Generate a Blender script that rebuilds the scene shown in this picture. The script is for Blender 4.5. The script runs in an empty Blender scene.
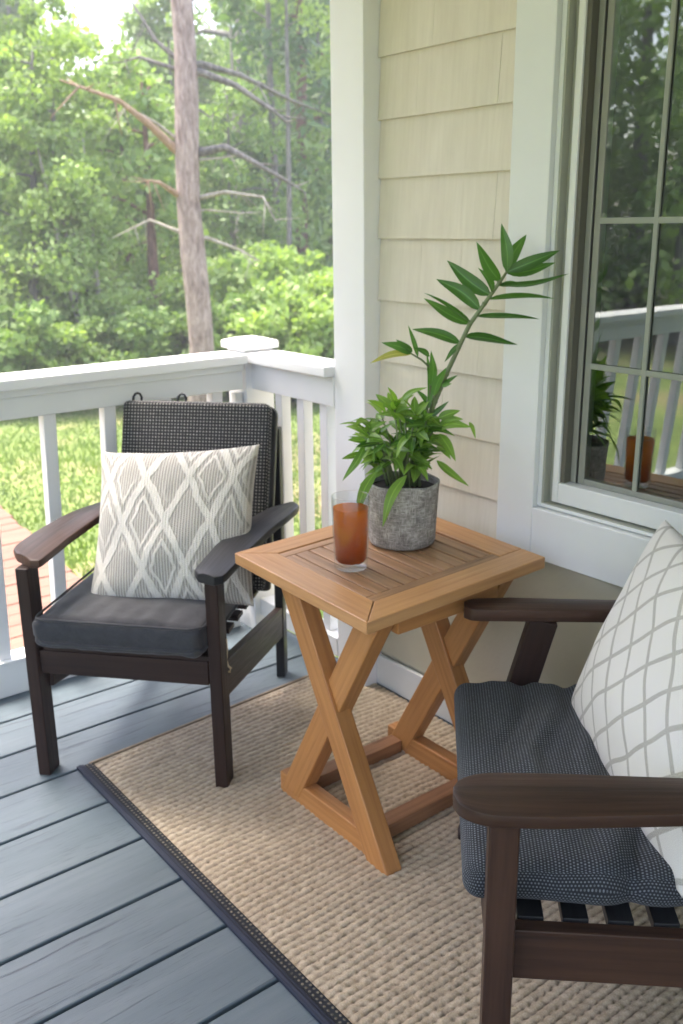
import bpy, math, random
import numpy as np
from mathutils import Vector, Matrix, noise as mnoise
random.seed(7); RNG = np.random.default_rng(11)
S = bpy.context.scene
COL = S.collection
PI = math.pi

# ------------------------------------------------------------------ helpers
def tag(o, label=None, cat=None, group=None, kind=None):
    if label: o['label'] = label
    if cat: o['category'] = cat
    if group: o['group'] = group
    if kind: o['kind'] = kind
    return o

def empty(name, loc=(0, 0, 0), M=None):
    o = bpy.data.objects.new(name, None); COL.objects.link(o)
    o.empty_display_size = 0.1
    if M is not None: o.matrix_world = M
    else: o.location = loc
    return o

class MB:
    """collects shapes, then links them as ONE mesh object"""
    def __init__(s, fn=None): s.v = []; s.f = []; s.uv = []; s.fn = fn
    def add(s, verts, faces, uvs=None):
        n = len(s.v)
        s.v += [tuple(v) for v in verts]
        for i, f in enumerate(faces):
            s.f.append([n + k for k in f])
            s.uv += list(uvs[i]) if uvs else [(0, 0)] * len(f)
    def box(s, x0, x1, y0, y1, z0, z1, ax=None):
        """box; ax = long axis (0,1,2) for the grain"""
        d = (x1 - x0, y1 - y0, z1 - z0)
        if ax is None: ax = max(range(3), key=lambda i: d[i])
        P = [(x, y, z) for x in (x0, x1) for y in (y0, y1) for z in (z0, z1)]
        F = [(0, 1, 3, 2), (4, 6, 7, 5), (0, 4, 5, 1), (2, 3, 7, 6), (0, 2, 6, 4), (1, 5, 7, 3)]
        N = (0, 0, 1, 1, 2, 2)
        off = random.random() * 20; ov = random.random() * 20
        U = []
        for f, n in zip(F, N):
            oth = [i for i in range(3) if i != n]
            a = ax if ax in oth else oth[0]
            b = [i for i in oth if i != a][0]
            U.append([(P[k][a] + off, P[k][b] + ov + n * .37) for k in f])
        s.add(P, F, U)
    def beam(s, p0, p1, side, w, t, w1=None, t1=None):
        """box from p0 to p1; width w along 'side', thickness t across"""
        p0 = Vector(p0); p1 = Vector(p1); d = (p1 - p0); L = d.length; d.normalize()
        sd = Vector(side); sd = (sd - d * sd.dot(d)).normalized(); th = d.cross(sd)
        w1 = w if w1 is None else w1; t1 = t if t1 is None else t1
        P = []
        for p, ww, tt in ((p0, w, t), (p1, w1, t1)):
            for a, b in ((-1, -1), (1, -1), (1, 1), (-1, 1)): P.append(p + sd * a * ww / 2 + th * b * tt / 2)
        F = [(0, 1, 5, 4), (1, 2, 6, 5), (2, 3, 7, 6), (3, 0, 4, 7), (0, 3, 2, 1), (4, 5, 6, 7)]
        off = random.random() * 20; ov = random.random() * 20; U = []
        lens = (w, t, w, t)
        for i in range(4):
            c = ov + sum(lens[:i]); U.append([(off, c), (off, c + lens[i]), (off + L, c + lens[i]), (off + L, c)])
        U.append([(off, ov), (off + .02, ov), (off + .02, ov + w), (off, ov + w)]); U.append(U[-1])
        s.add(P, F, U)
    def quadprism(s, quad, z0, z1, ax='u'):
        """prism over a plan quad (4 xy corners in order); grain runs corner 0 -> 1"""
        a, b, c, d = [Vector((q[0], q[1], 0)) for q in quad]
        P = [Vector((q.x, q.y, z0)) for q in (a, b, c, d)] + [Vector((q.x, q.y, z1)) for q in (a, b, c, d)]
        g = (b - a).normalized(); h = Vector((-g.y, g.x, 0)); o1 = random.random() * 20; o2 = random.random() * 20
        F = [(3, 2, 1, 0), (4, 5, 6, 7), (0, 1, 5, 4), (1, 2, 6, 5), (2, 3, 7, 6), (3, 0, 4, 7)]
        if (b - a).cross(c - a).z < 0: F = [tuple(reversed(f)) for f in F]
        s.add(P, F, [[(P[k].dot(g) + o1, P[k].dot(h) + P[k].z + o2) for k in f] for f in F])
    def tube(s, pts, rad, n=8, cap=True):
        pts = [Vector(p) for p in pts]
        rad = rad if isinstance(rad, (list, tuple)) else [rad] * len(pts)
        ref = Vector((0.31, 0.2, 0.93)); P = []; L = [0]
        for i, p in enumerate(pts):
            d = (pts[min(i + 1, len(pts) - 1)] - pts[max(i - 1, 0)]).normalized()
            a = d.cross(ref)
            if a.length < .1: a = d.cross(Vector((1, 0, 0)))
            a.normalize(); b = d.cross(a)
            for k in range(n):
                t = 2 * PI * k / n; P.append(p + (a * math.cos(t) + b * math.sin(t)) * rad[i])
            if i: L.append(L[-1] + (p - pts[i - 1]).length)
        F = []; U = []
        for i in range(len(pts) - 1):
            for k in range(n):
                k2 = (k + 1) % n
                F.append((i * n + k, i * n + k2, (i + 1) * n + k2, (i + 1) * n + k))
                U.append([(L[i], k / n), (L[i], (k + 1) / n), (L[i + 1], (k + 1) / n), (L[i + 1], k / n)])
        if cap:
            F.append(tuple(reversed(range(n)))); U.append([(0, 0)] * n)
            F.append(tuple((len(pts) - 1) * n + k for k in range(n))); U.append([(0, 0)] * n)
        s.add(P, F, U)
    def lathe(s, prof, n=48, c=(0, 0, 0)):
        P = []; F = []; U = []
        for r, z in prof:
            for k in range(n):
                t = 2 * PI * k / n; P.append((c[0] + r * math.cos(t), c[1] + r * math.sin(t), c[2] + z))
        l = [0]
        for i in range(1, len(prof)): l.append(l[-1] + math.hypot(prof[i][0] - prof[i - 1][0], prof[i][1] - prof[i - 1][1]))
        for i in range(len(prof) - 1):
            for k in range(n):
                k2 = (k + 1) % n
                F.append((i * n + k, i * n + k2, (i + 1) * n + k2, (i + 1) * n + k))
                R = .09; a = 2 * PI * R / n
                U.append([(k * a, l[i]), ((k + 1) * a, l[i]), ((k + 1) * a, l[i + 1]), (k * a, l[i + 1])])
        s.add(P, F, U)
    def build(s, name, mat, parent=None, smooth=False, bevel=0, seg=2, loc=None):
        me = bpy.data.meshes.new(name)
        V = s.v if s.fn is None else [s.fn(v) for v in s.v]
        me.from_pydata([tuple(v) for v in V], [], s.f)
        uvl = me.uv_layers.new(name='UVMap')
        uvl.data.foreach_set('uv', np.array(s.uv, dtype=np.float32).ravel())
        me.materials.append(mat)
        if smooth: me.polygons.foreach_set('use_smooth', [True] * len(me.polygons))
        me.update()
        o = bpy.data.objects.new(name, me); COL.objects.link(o)
        if parent is not None: o.parent = parent
        if loc: o.location = loc
        if bevel:
            m = o.modifiers.new('bevel', 'BEVEL'); m.width = bevel; m.segments = seg; m.limit_method = 'ANGLE'
            m.angle_limit = math.radians(35); m.harden_normals = False
            me.polygons.foreach_set('use_smooth', [True] * len(me.polygons))
            w = o.modifiers.new('wn', 'WEIGHTED_NORMAL'); w.keep_sharp = False
        return o

def npmesh(name, V, F, mat, parent=None, uv=None, smooth=True, attr=None):
    """fast mesh from numpy arrays (all faces have the same number of corners)"""
    me = bpy.data.meshes.new(name); k = F.shape[1]
    me.vertices.add(len(V)); me.vertices.foreach_set('co', V.astype(np.float32).ravel())
    me.loops.add(F.size); me.loops.foreach_set('vertex_index', F.astype(np.int32).ravel())
    me.polygons.add(len(F)); me.polygons.foreach_set('loop_start', np.arange(0, F.size, k, dtype=np.int32))
    me.polygons.foreach_set('loop_total', np.full(len(F), k, dtype=np.int32))
    me.polygons.foreach_set('use_smooth', np.full(len(F), smooth))
    if uv is not None:
        l = me.uv_layers.new(name='UVMap'); l.data.foreach_set('uv', uv[F.ravel()].astype(np.float32).ravel())
    if attr is not None:
        a = me.attributes.new('tint', 'FLOAT', 'POINT'); a.data.foreach_set('value', attr.astype(np.float32))
    me.update(calc_edges=True); me.materials.append(mat)
    o = bpy.data.objects.new(name, me); COL.objects.link(o)
    if parent is not None: o.parent = parent
    return o

# ------------------------------------------------------------------ materials
class NT:
    def __init__(s, name):
        s.m = bpy.data.materials.new(name); s.m.use_nodes = True
        s.t = s.m.node_tree; s.t.nodes.clear()
        s.out = s.n('ShaderNodeOutputMaterial')
    def n(s, typ, **kw):
        nd = s.t.nodes.new(typ)
        for k, v in kw.items():
            if k in nd.inputs: nd.inputs[k].default_value = v
            else: setattr(nd, k, v)
        return nd
    def l(s, a, b): s.t.links.new(a, b)
    def math(s, op, a, b=None, c=None, clamp=False):
        nd = s.n('ShaderNodeMath'); nd.operation = op; nd.use_clamp = clamp
        for i, x in enumerate((a, b, c)):
            if x is None: continue
            if isinstance(x, (int, float)): nd.inputs[i].default_value = x
            else: s.l(x, nd.inputs[i])
        return nd.outputs[0]
    def ramp(s, fac, stops, interp='LINEAR'):
        nd = s.n('ShaderNodeValToRGB'); nd.color_ramp.interpolation = interp; e = nd.color_ramp.elements
        while len(e) < len(stops): e.new(.5)
        for i, (p, c) in enumerate(stops):
            e[i].position = p; e[i].color = (*c, 1) if len(c) == 3 else c
        if fac is not None: s.l(fac, nd.inputs[0])
        return nd.outputs[0]
    def noise(s, vec, scale, detail=4, rough=.55, dist=0):
        nd = s.n('ShaderNodeTexNoise'); nd.inputs['Scale'].default_value = scale
        nd.inputs['Detail'].default_value = detail; nd.inputs['Roughness'].default_value = rough
        nd.inputs['Distortion'].default_value = dist
        if vec is not None: s.l(vec, nd.inputs['Vector'])
        return nd.outputs['Fac']
    def mapping(s, vec, scale=(1, 1, 1), rot=(0, 0, 0), loc=(0, 0, 0)):
        nd = s.n('ShaderNodeMapping'); nd.inputs['Scale'].default_value = scale
        nd.inputs['Rotation'].default_value = rot; nd.inputs['Location'].default_value = loc
        s.l(vec, nd.inputs['Vector']); return nd.outputs[0]
    def coord(s, w='Object'):
        return s.n('ShaderNodeTexCoord').outputs[w]
    def mix(s, fac, a, b, blend='MIX'):
        nd = s.n('ShaderNodeMix'); nd.data_type = 'RGBA'; nd.blend_type = blend
        for i, x in ((0, fac), (6, a), (7, b)):
            if isinstance(x, (int, float)): nd.inputs[i].default_value = x
            elif isinstance(x, tuple): nd.inputs[i].default_value = (*x, 1) if len(x) == 3 else x
            else: s.l(x, nd.inputs[i])
        return nd.outputs[2]
    def bsdf(s, color, rough=.5, bump=None, bstr=.3, bdist=.01, **kw):
        b = s.n('ShaderNodeBsdfPrincipled')
        for i, x in (('Base Color', color), ('Roughness', rough)):
            if isinstance(x, tuple): b.inputs[i].default_value = (*x, 1) if len(x) == 3 else x
            elif isinstance(x, (int, float)): b.inputs[i].default_value = x
            else: s.l(x, b.inputs[i])
        for k, v in kw.items(): b.inputs[k.replace('_', ' ')].default_value = v
        if bump is not None:
            bp = s.n('ShaderNodeBump'); bp.inputs['Strength'].default_value = bstr; bp.inputs['Distance'].default_value = bdist
            s.l(bump, bp.inputs['Height']); s.l(bp.outputs[0], b.inputs['Normal'])
        s.l(b.outputs[0], s.out.inputs['Surface'])
        return b

def paint(name, col, rough=.45, var=.06, bump=.08, dirt=None):
    t = NT(name); c = t.coord()
    n1 = t.noise(c, 3.0, 5); n2 = t.noise(c, 60, 3)
    base = t.ramp(n1, [(.3, tuple(x * (1 - var) for x in col)), (.7, tuple(min(1, x * (1 + var * .4)) for x in col))])
    if dirt:
        n3 = t.noise(c, 9, 6, .7); base = t.mix(t.ramp(n3, [(.56, (0, 0, 0)), (.75, (.5, .5, .5))]), base, dirt)
    t.bsdf(base, rough, n2, bump, .004)
    return t.m

def wood(name, dark, light, rough=.45, grain=1.0, bump=.25, coat=0.0, knots=True, var=.5):
    t = NT(name); uv = t.coord('UV')
    w = t.noise(t.mapping(uv, (1.4, 9, 1)), 1.6, 3, .5, .4)
    g = t.noise(t.mapping(uv, (5 * grain, 110 * grain, 1)), 1, 5, .65, .2)
    bigv = t.noise(t.mapping(uv, (.9, 2.5, 1)), 1.2, 2)
    wv = t.n('ShaderNodeTexWave'); wv.wave_type = 'BANDS'; wv.bands_direction = 'Y'
    wv.inputs['Scale'].default_value = 14 * grain; wv.inputs['Distortion'].default_value = 5.5
    wv.inputs['Detail'].default_value = 2.5; wv.inputs['Detail Scale'].default_value = .9
    t.l(t.mapping(uv, (.16, 1, 1)), wv.inputs['Vector'])
    f = t.math('ADD', t.math('MULTIPLY', g, .45), t.math('MULTIPLY', wv.outputs['Fac'], .08))
    f = t.math('ADD', f, t.math('MULTIPLY', w, .40)); f = t.math('ADD', f, t.math('MULTIPLY', bigv, .25))
    mid = tuple((a * .45 + b * .55) for a, b in zip(dark, light))
    c = t.ramp(f, [(.36, dark), (.56, mid), (.78, light)])
    if knots:
        vo = t.n('ShaderNodeTexVoronoi'); vo.inputs['Scale'].default_value = 1
        t.l(t.mapping(uv, (3.1, 11, 1)), vo.inputs['Vector'])
        k = t.ramp(vo.outputs['Distance'], [(.05, (1, 1, 1)), (.13, (0, 0, 0))])
        sel = t.ramp(t.noise(t.mapping(uv, (2, 5, 1)), 1, 0), [(.56, (0, 0, 0)), (.6, (.8, .8, .8))])
        km = t.mix(1.0, k, sel, 'MULTIPLY')
        c = t.mix(km, c, tuple(x * .35 for x in dark))
    r = t.ramp(g, [(.3, (rough + .12,) * 3), (.7, (rough - .05,) * 3)])
    b = t.bsdf(c, .5, g, bump, .002); t.l(r, b.inputs['Roughness'])
    if not knots: b.inputs['Specular IOR Level'].default_value = .28
    if coat: b.inputs['Coat Weight'].default_value = coat; b.inputs['Coat Roughness'].default_value = .25
    return t.m

M = {}
M['white'] = paint('white_paint', (.80, .81, .82), .42, .05, .06)
M['white_warm'] = paint('white_trim_paint', (.74, .755, .745), .45, .05, .06)
M['base_white'] = paint('baseboard_paint', (.66, .68, .68), .5, .08, .1)
M['ceiling'] = paint('ceiling_paint', (.72, .74, .72), .6)
M['dark_frame'] = paint('screen_frame_bronze', (.115, .11, .085), .5, .1)
M['grey_frame'] = paint('sash_grey', (.27, .275, .24), .5, .1)
M['gasket'] = paint('gasket_black', (.01, .01, .01), .5)
M['recess'] = paint('reveal_shade', (.36, .37, .31), .6)  # grey-green stands for shade in the window reveal, put into the colour
M['muntin'] = paint('muntin_paint', (.30, .32, .27), .5)
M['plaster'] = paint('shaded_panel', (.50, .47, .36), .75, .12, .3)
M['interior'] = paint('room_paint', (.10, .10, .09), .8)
M['oak'] = wood('table_oak', (.30, .118, .034), (.52, .245, .078), .42, 1, .2)
M['oak_top'] = wood('table_top_oak', (.36, .165, .060), (.58, .315, .130), .36, 1, .2)
M['oak_slat'] = wood('table_slat_oak', (.14, .066, .031), (.50, .285, .145), .4, 1, .3)
M['espresso'] = wood('espresso_wood', (.009, .0045, .0035), (.034, .016, .011), .45, 1, .25, .0, False)
M['espresso_red'] = wood('espresso_wood_arm', (.009, .005, .004), (.070, .034, .021), .40, .8, .3, .05, False)
M['black_wood'] = wood('black_painted_wood', (.006, .006, .007), (.016, .017, .020), .40, 1, .15, .05, False)

def mat_deck():
    t = NT('deck_boards_blue_grey'); c = t.coord('UV')
    fine = t.noise(t.mapping(c, (4, 130, 1)), 1, 4, .7, .3)
    mid = t.noise(t.mapping(c, (1.6, 20, 1)), 1, 5, .6, 1.2)
    big = t.noise(t.mapping(c, (1.2, 3, 1)), 1.3, 3)
    wv = t.n('ShaderNodeTexWave'); wv.bands_direction = 'Y'; wv.inputs['Scale'].default_value = 7
    wv.inputs['Distortion'].default_value = 9; wv.inputs['Detail'].default_value = 3; wv.inputs['Detail Scale'].default_value = 1.3
    t.l(t.mapping(c, (.13, 1, 1)), wv.inputs['Vector'])
    vein = t.ramp(wv.outputs['Fac'], [(.0, (1, 1, 1)), (.10, (0, 0, 0))])
    sel = t.ramp(t.noise(t.mapping(c, (2.2, 9, 1)), 1, 3), [(.47, (0, 0, 0)), (.62, (1, 1, 1))])
    crack = t.math('MULTIPLY', t.math('MULTIPLY', vein, sel), t.ramp(fine, [(.36, (0, 0, 0)), (.48, (1, 1, 1))]))
    col = t.ramp(t.math('ADD', t.math('MULTIPLY', big, .6), t.math('MULTIPLY', mid, .4)),
                 [(.3, (.070, .100, .120)), (.5, (.096, .130, .152)), (.7, (.128, .162, .182))])
    col = t.mix(t.math('MULTIPLY', crack, .9), col, (.040, .055, .075))
    pore = t.math('MULTIPLY', t.ramp(t.noise(t.mapping(c, (14, 230, 1)), 1, 2, .6), [(.56, (0, 0, 0)), (.66, (1, 1, 1))]), t.ramp(t.noise(t.mapping(c, (3, 8, 1)), 1, 3), [(.40, (.15,) * 3), (.62, (1,) * 3)]))
    col = t.mix(t.math('MULTIPLY', pore, .55), col, (.035, .048, .065))
    h = t.math('SUBTRACT', t.math('ADD', t.math('MULTIPLY', fine, .3), t.math('MULTIPLY', mid, .5)), t.math('MULTIPLY', crack, 1.0))
    b = t.bsdf(col, .5, h, .4, .003)
    t.l(t.ramp(t.noise(t.mapping(c, (3, 7, 1)), 1.5, 4), [(.35, (.42,) * 3), (.7, (.62,) * 3)]), b.inputs['Roughness'])
    return t.m
M['deck'] = mat_deck()

def mat_rug():
    t = NT('jute_weave'); c = t.coord()
    n1 = t.noise(c, 260, 4, .7); n2 = t.noise(c, 3.5, 4); n3 = t.noise(c, 42, 2)
    col = t.ramp(t.math('ADD', t.math('MULTIPLY', n1, .55), t.math('ADD', t.math('MULTIPLY', n2, .2), t.math('MULTIPLY', n3, .35))),
                 [(.36, (.29, .222, .145)), (.56, (.455, .37, .262)), (.74, (.60, .51, .38))])
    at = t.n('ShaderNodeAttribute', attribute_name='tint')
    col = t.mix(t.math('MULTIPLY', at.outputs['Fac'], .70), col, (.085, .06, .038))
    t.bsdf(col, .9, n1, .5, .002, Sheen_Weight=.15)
    return t.m
M['rug'] = mat_rug()

def fabric(name, base, light, scale=900, rough=.9, sheen=.3, mottle=.5):
    t = NT(name); c = t.coord('UV')
    a = t.noise(t.mapping(c, (scale, scale * .25, 1)), 1, 2); b = t.noise(t.mapping(c, (scale * .25, scale, 1)), 1, 2)
    f = t.math('MULTIPLY', t.math('ADD', a, b), .5)
    m = t.noise(c, 22, 5, .65, .5)
    f2 = t.math('ADD', t.math('MULTIPLY', f, 1 - mottle), t.math('MULTIPLY', m, mottle))
    t.bsdf(t.ramp(f2, [(.35, base), (.66, light)]), rough, f, .5, .001, Sheen_Weight=sheen, Sheen_Roughness=.4)
    return t.m
M['slate'] = fabric('slate_cushion', (.014, .015, .019), (.050, .052, .059), 600, .85, .2, .45)
M['navy_tape'] = fabric('navy_binding', (.0025, .006, .018), (.009, .018, .044), 900, .7, .0)

def dots(name, base, dot, pitch, size=.3, rough=.85, stagger=True, lum=.5):
    t = NT(name); c = t.coord('UV')
    s = t.n('ShaderNodeSeparateXYZ'); t.l(c, s.inputs[0])
    x = t.math('DIVIDE', s.outputs[0], pitch); y = t.math('DIVIDE', s.outputs[1], pitch)
    row = t.math('FLOOR', y)
    if stagger: x = t.math('ADD', x, t.math('MULTIPLY', t.math('MODULO', row, 2.0), .5))
    fx = t.math('ABSOLUTE', t.math('SUBTRACT', t.math('FRACT', x), .5)); fy = t.math('ABSOLUTE', t.math('SUBTRACT', t.math('FRACT', y), .5))
    d = t.math('SQRT', t.math('ADD', t.math('MULTIPLY', fx, fx), t.math('MULTIPLY', fy, fy)))
    n = t.noise(c, 14, 4, .6)
    dm = t.ramp(d, [(size * .55, (1, 1, 1)), (size, (0, 0, 0))])
    amt = t.ramp(t.noise(t.mapping(c, (1 / pitch, 1 / pitch, 1)), .8, 2), [(.3, (.45,) * 3), (.65, (1,) * 3)])
    bc = t.ramp(n, [(.3, tuple(v * .7 for v in base)), (.7, tuple(v * 1.3 for v in base))])
    col = t.mix(t.math('MULTIPLY', t.math('MULTIPLY', dm, amt), lum), bc, dot)
    h = t.math('SUBTRACT', 1.0, d)
    t.bsdf(col, rough, h, .7, pitch * .3, Sheen_Weight=.05)
    return t.m
M['weave'] = dots('dotted_weave', (.010, .013, .019), (.40, .43, .47), .0060, .36, .85, True, .46)
M['weave_back'] = dots('dotted_back_pad', (.006, .007, .009), (.38, .37, .35), .0105, .32, .8, False, .85)

def tri(t, x):   # distance to the nearest integer, 0..0.5
    return t.math('ABSOLUTE', t.math('SUBTRACT', t.math('FRACT', t.math('ADD', x, .5)), .5))

def mat_knit():
    t = NT('diamond_knit'); c = t.coord('UV')
    s = t.n('ShaderNodeSeparateXYZ'); t.l(c, s.inputs[0])
    wob = t.math('MULTIPLY', t.math('SUBTRACT', t.noise(c, 5, 2), .5), .07)
    u = t.math('ADD', s.outputs[0], wob); v = s.outputs[1]
    P = t.math('ADD', t.math('ADD', t.math('MULTIPLY', u, 3.75), t.math('MULTIPLY', v, 1.75)), .30)
    Q = t.math('SUBTRACT', t.math('MULTIPLY', u, 3.75), t.math('MULTIPLY', v, 1.75))
    dp = tri(t, P); dq = tri(t, Q); d = t.math('MINIMUM', dp, dq)
    line = t.ramp(d, [(.078, (1, 1, 1)), (.105, (0, 0, 0))])
    dmax = t.math('MINIMUM', t.math('SUBTRACT', .5, dp), t.math('SUBTRACT', .5, dq))
    ring = t.ramp(t.math('ABSOLUTE', t.math('SUBTRACT', d, .225)), [(.028, (1, 1, 1)), (.045, (0, 0, 0))])
    sel = t.ramp(t.noise(t.mapping(c, (2.2, 1.3, 1)), 1.2, 0), [(.42, (0, 0, 0)), (.5, (1, 1, 1))])
    ring = t.math('MULTIPLY', ring, sel)
    lineall = t.math('MAXIMUM', line, ring)
    vs = t.math('FRACT', t.math('MULTIPLY', s.outputs[0], 58)); vs = t.math('ABSOLUTE', t.math('SUBTRACT', vs, .5))
    hs = t.math('ABSOLUTE', t.math('SUBTRACT', t.math('FRACT', t.math('ADD', t.math('MULTIPLY', s.outputs[1], 75), t.math('MULTIPLY', t.math('FLOOR', t.math('MULTIPLY', s.outputs[0], 58)), .5))), .5))
    nz = t.noise(c, 120, 3, .7)
    stripe = t.ramp(t.math('ADD', vs, t.math('MULTIPLY', t.math('SUBTRACT', nz, .5), .5)), [(.16, (.28, .268, .24)), (.34, (.49, .47, .43))])
    cream = t.ramp(nz, [(.3, (.53, .51, .46)), (.65, (.66, .64, .59))])
    col = t.mix(lineall, stripe, cream)
    h = t.math('ADD', t.math('MULTIPLY', lineall, .9), t.math('ADD', t.math('MULTIPLY', vs, .8), t.math('MULTIPLY', hs, .5)))
    h = t.math('ADD', h, t.math('MULTIPLY', nz, .5))
    t.bsdf(col, .95, h, .9, .0035, Sheen_Weight=.2)
    return t.m
M['knit'] = mat_knit()

def mat_lattice():
    t = NT('lattice_linen'); c = t.coord('UV')
    s = t.n('ShaderNodeSeparateXYZ'); t.l(c, s.inputs[0])
    u, v = s.outputs[0], s.outputs[1]
    wob = t.math('MULTIPLY', t.math('SUBTRACT', t.noise(c, 3, 1), .5), .5)
    P = t.math('ADD', t.math('MULTIPLY', u, 6.3), t.math('ADD', t.math('MULTIPLY', v, 4.5), wob))
    Q = t.math('SUBTRACT', t.math('MULTIPLY', u, 6.3), t.math('SUBTRACT', t.math('MULTIPLY', v, 4.5), wob))
    d = t.math('MINIMUM', tri(t, P), tri(t, Q))
    st = t.noise(t.mapping(c, (150, 150, 1)), 1, 1)
    line = t.ramp(t.math('ADD', d, t.math('MULTIPLY', t.math('SUBTRACT', st, .5), .03)), [(.052, (1, 1, 1)), (.075, (0, 0, 0))])
    fine = t.noise(t.mapping(c, (320, 320, 1)), 1, 2)
    base = t.ramp(fine, [(.3, (.63, .61, .57)), (.7, (.73, .71, .67))])
    grey = t.ramp(fine, [(.35, (.30, .285, .25)), (.65, (.52, .50, .455))])
    col = t.mix(t.math('MULTIPLY', line, .95), base, grey)
    t.bsdf(col, .9, t.math('ADD', t.math('MULTIPLY', line, .7), t.math('MULTIPLY', fine, .5)), .35, .0015, Sheen_Weight=.15)
    return t.m
M['lattice'] = mat_lattice()

def mat_burlap():
    t = NT('grey_burlap'); c = t.coord('UV')
    a = t.noise(t.mapping(c, (300, 45, 1)), 1, 2, .6); b = t.noise(t.mapping(c, (45, 300, 1)), 1, 2, .6)
    f = t.math('MAXIMUM', a, b); m = t.noise(c, 26, 5, .7)
    col = t.ramp(t.math('ADD', t.math('MULTIPLY', f, .65), t.math('MULTIPLY', m, .4)), [(.44, (.15, .138, .125)), (.58, (.36, .34, .315)), (.70, (.62, .60, .565))])
    t.bsdf(col, .92, f, .9, .002)
    return t.m
M['burlap'] = mat_burlap()
M['soil'] = paint('soil', (.022, .015, .010), .95, .4, .8)

def mat_leaf(name, dark, light, gloss=.35, trans=.3, vein=True):
    t = NT(name); c = t.coord('UV')
    s = t.n('ShaderNodeSeparateXYZ'); t.l(c, s.inputs[0])
    at = t.n('ShaderNodeAttribute', attribute_name='tint')
    n = t.noise(t.coord(), 30, 3)
    col = t.ramp(t.math('ADD', t.math('MULTIPLY', at.outputs['Fac'], .8), t.math('MULTIPLY', n, .3)), [(.15, dark), (.9, light)])
    h = None
    if vein:
        mid = t.ramp(t.math('ABSOLUTE', t.math('SUBTRACT', s.outputs[1], .5)), [(.02, (1, 1, 1)), (.06, (0, 0, 0))])
        col = t.mix(t.math('MULTIPLY', mid, .45), col, tuple(min(1, x * 1.7 + .03) for x in light))
        h = t.math('ABSOLUTE', t.math('SUBTRACT', t.math('FRACT', t.math('MULTIPLY', s.outputs[0], 14)), .5))
    b = t.bsdf(col, gloss, h, .12, .001)
    tr = t.n('ShaderNodeBsdfTranslucent'); t.l(t.mix(1.0, col, (.9, 1.0, .35), 'MULTIPLY'), tr.inputs[0])
    mx = t.n('ShaderNodeMixShader'); mx.inputs[0].default_value = trans
    t.l(b.outputs[0], mx.inputs[1]); t.l(tr.outputs[0], mx.inputs[2]); t.l(mx.outputs[0], t.out.inputs['Surface'])
    return t.m
M['leaf_dark'] = mat_leaf('glossy_dark_leaf', (.028, .095, .018), (.11, .26, .040), .34, .25)
M['leaf_light'] = mat_leaf('light_green_leaf', (.06, .18, .022), (.30, .49, .085), .42, .40)
M['leaf_yellow'] = mat_leaf('yellowing_leaf', (.30, .33, .06), (.55, .50, .14), .45, .3)
M['stem'] = paint('cane_stem', (.17, .22, .09), .5, .25, .3, (.30, .26, .20))
M['tree_light'] = mat_leaf('tree_leaf_light', (.20, .31, .085), (.46, .60, .21), .55, .42, False)
M['tree_mid'] = mat_leaf('tree_leaf_mid', (.13, .225, .062), (.34, .48, .155), .55, .38, False)
M['tree_dark'] = mat_leaf('tree_leaf_dark', (.06, .125, .050), (.17, .28, .11), .55, .3, False)
M['grass'] = mat_leaf('grass_blade', (.11, .180, .045), (.22, .32, .085), .6, .4, False)

def bark(name, a, b, sc=1.0):
    t = NT(name); c = t.coord()
    n1 = t.noise(t.mapping(c, (1, 1, .28)), 26 * sc, 5, .7, .6); n2 = t.noise(c, 3, 3)
    f = t.math('ADD', t.math('MULTIPLY', n1, .75), t.math('MULTIPLY', n2, .25))
    t.bsdf(t.ramp(f, [(.38, a), (.62, b)]), .9, n1, 1.0, .03)
    return t.m
M['bark_pine'] = bark('pine_bark', (.19, .14, .12), (.48, .39, .35))
M['bark_grey'] = bark('grey_bark', (.10, .095, .085), (.27, .26, .235))
M['bark_red'] = bark('red_bark', (.10, .055, .038), (.23, .135, .095))

def mat_ground():
    t = NT('lawn_and_forest_floor'); c = t.coord()
    s = t.n('ShaderNodeSeparateXYZ'); t.l(c, s.inputs[0])
    n1 = t.noise(c, .8, 5); n2 = t.noise(c, 9, 5, .7); n3 = t.noise(c, .35, 3)
    lawn = t.ramp(t.math('ADD', t.math('MULTIPLY', n1, .5), t.math('MULTIPLY', n2, .5)), [(.36, (.09, .135, .032)), (.5, (.17, .235, .055)), (.66, (.27, .30, .10))])
    dry = t.ramp(n1, [(.50, (0, 0, 0)), (.66, (.75,) * 3)])
    lawn = t.mix(dry, lawn, (.28, .21, .12))
    wood_floor = t.ramp(n2, [(.35, (.05, .05, .025)), (.65, (.12, .12, .05))])
    r = t.math('SQRT', t.math('ADD', t.math('POWER', s.outputs[0], 2), t.math('POWER', s.outputs[1], 2)))
    f = t.ramp(t.math('DIVIDE', t.math('ADD', r, t.math('MULTIPLY', n3, 3)), 40), [(.31, (0, 0, 0)), (.37, (1, 1, 1))])
    t.bsdf(t.mix(f, lawn, wood_floor), .95, n2, .8, .05)
    return t.m
M['ground'] = mat_ground()
M['plank'] = wood('walk_planks', (.11, .050, .032), (.24, .125, .082), .65, .8, .4)

def mat_siding():
    t = NT('cream_shake_siding'); c = t.coord()
    v = t.noise(t.mapping(c, (1, 60, 4)), 1.6, 4, .6); n = t.noise(t.mapping(c, (1, 2, 1)), 5, 4)
    st = t.noise(t.mapping(c, (1, 18, 2.2)), 1, 2)
    f = t.math('ADD', t.math('MULTIPLY', v, .35), t.math('ADD', t.math('MULTIPLY', n, .4), t.math('MULTIPLY', st, .25)))
    col = t.ramp(f, [(.36, (.625, .575, .475)), (.64, (.725, .675, .575))])
    t.bsdf(col, .62, v, .35, .003)
    return t.m
M['siding'] = mat_siding()

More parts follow.
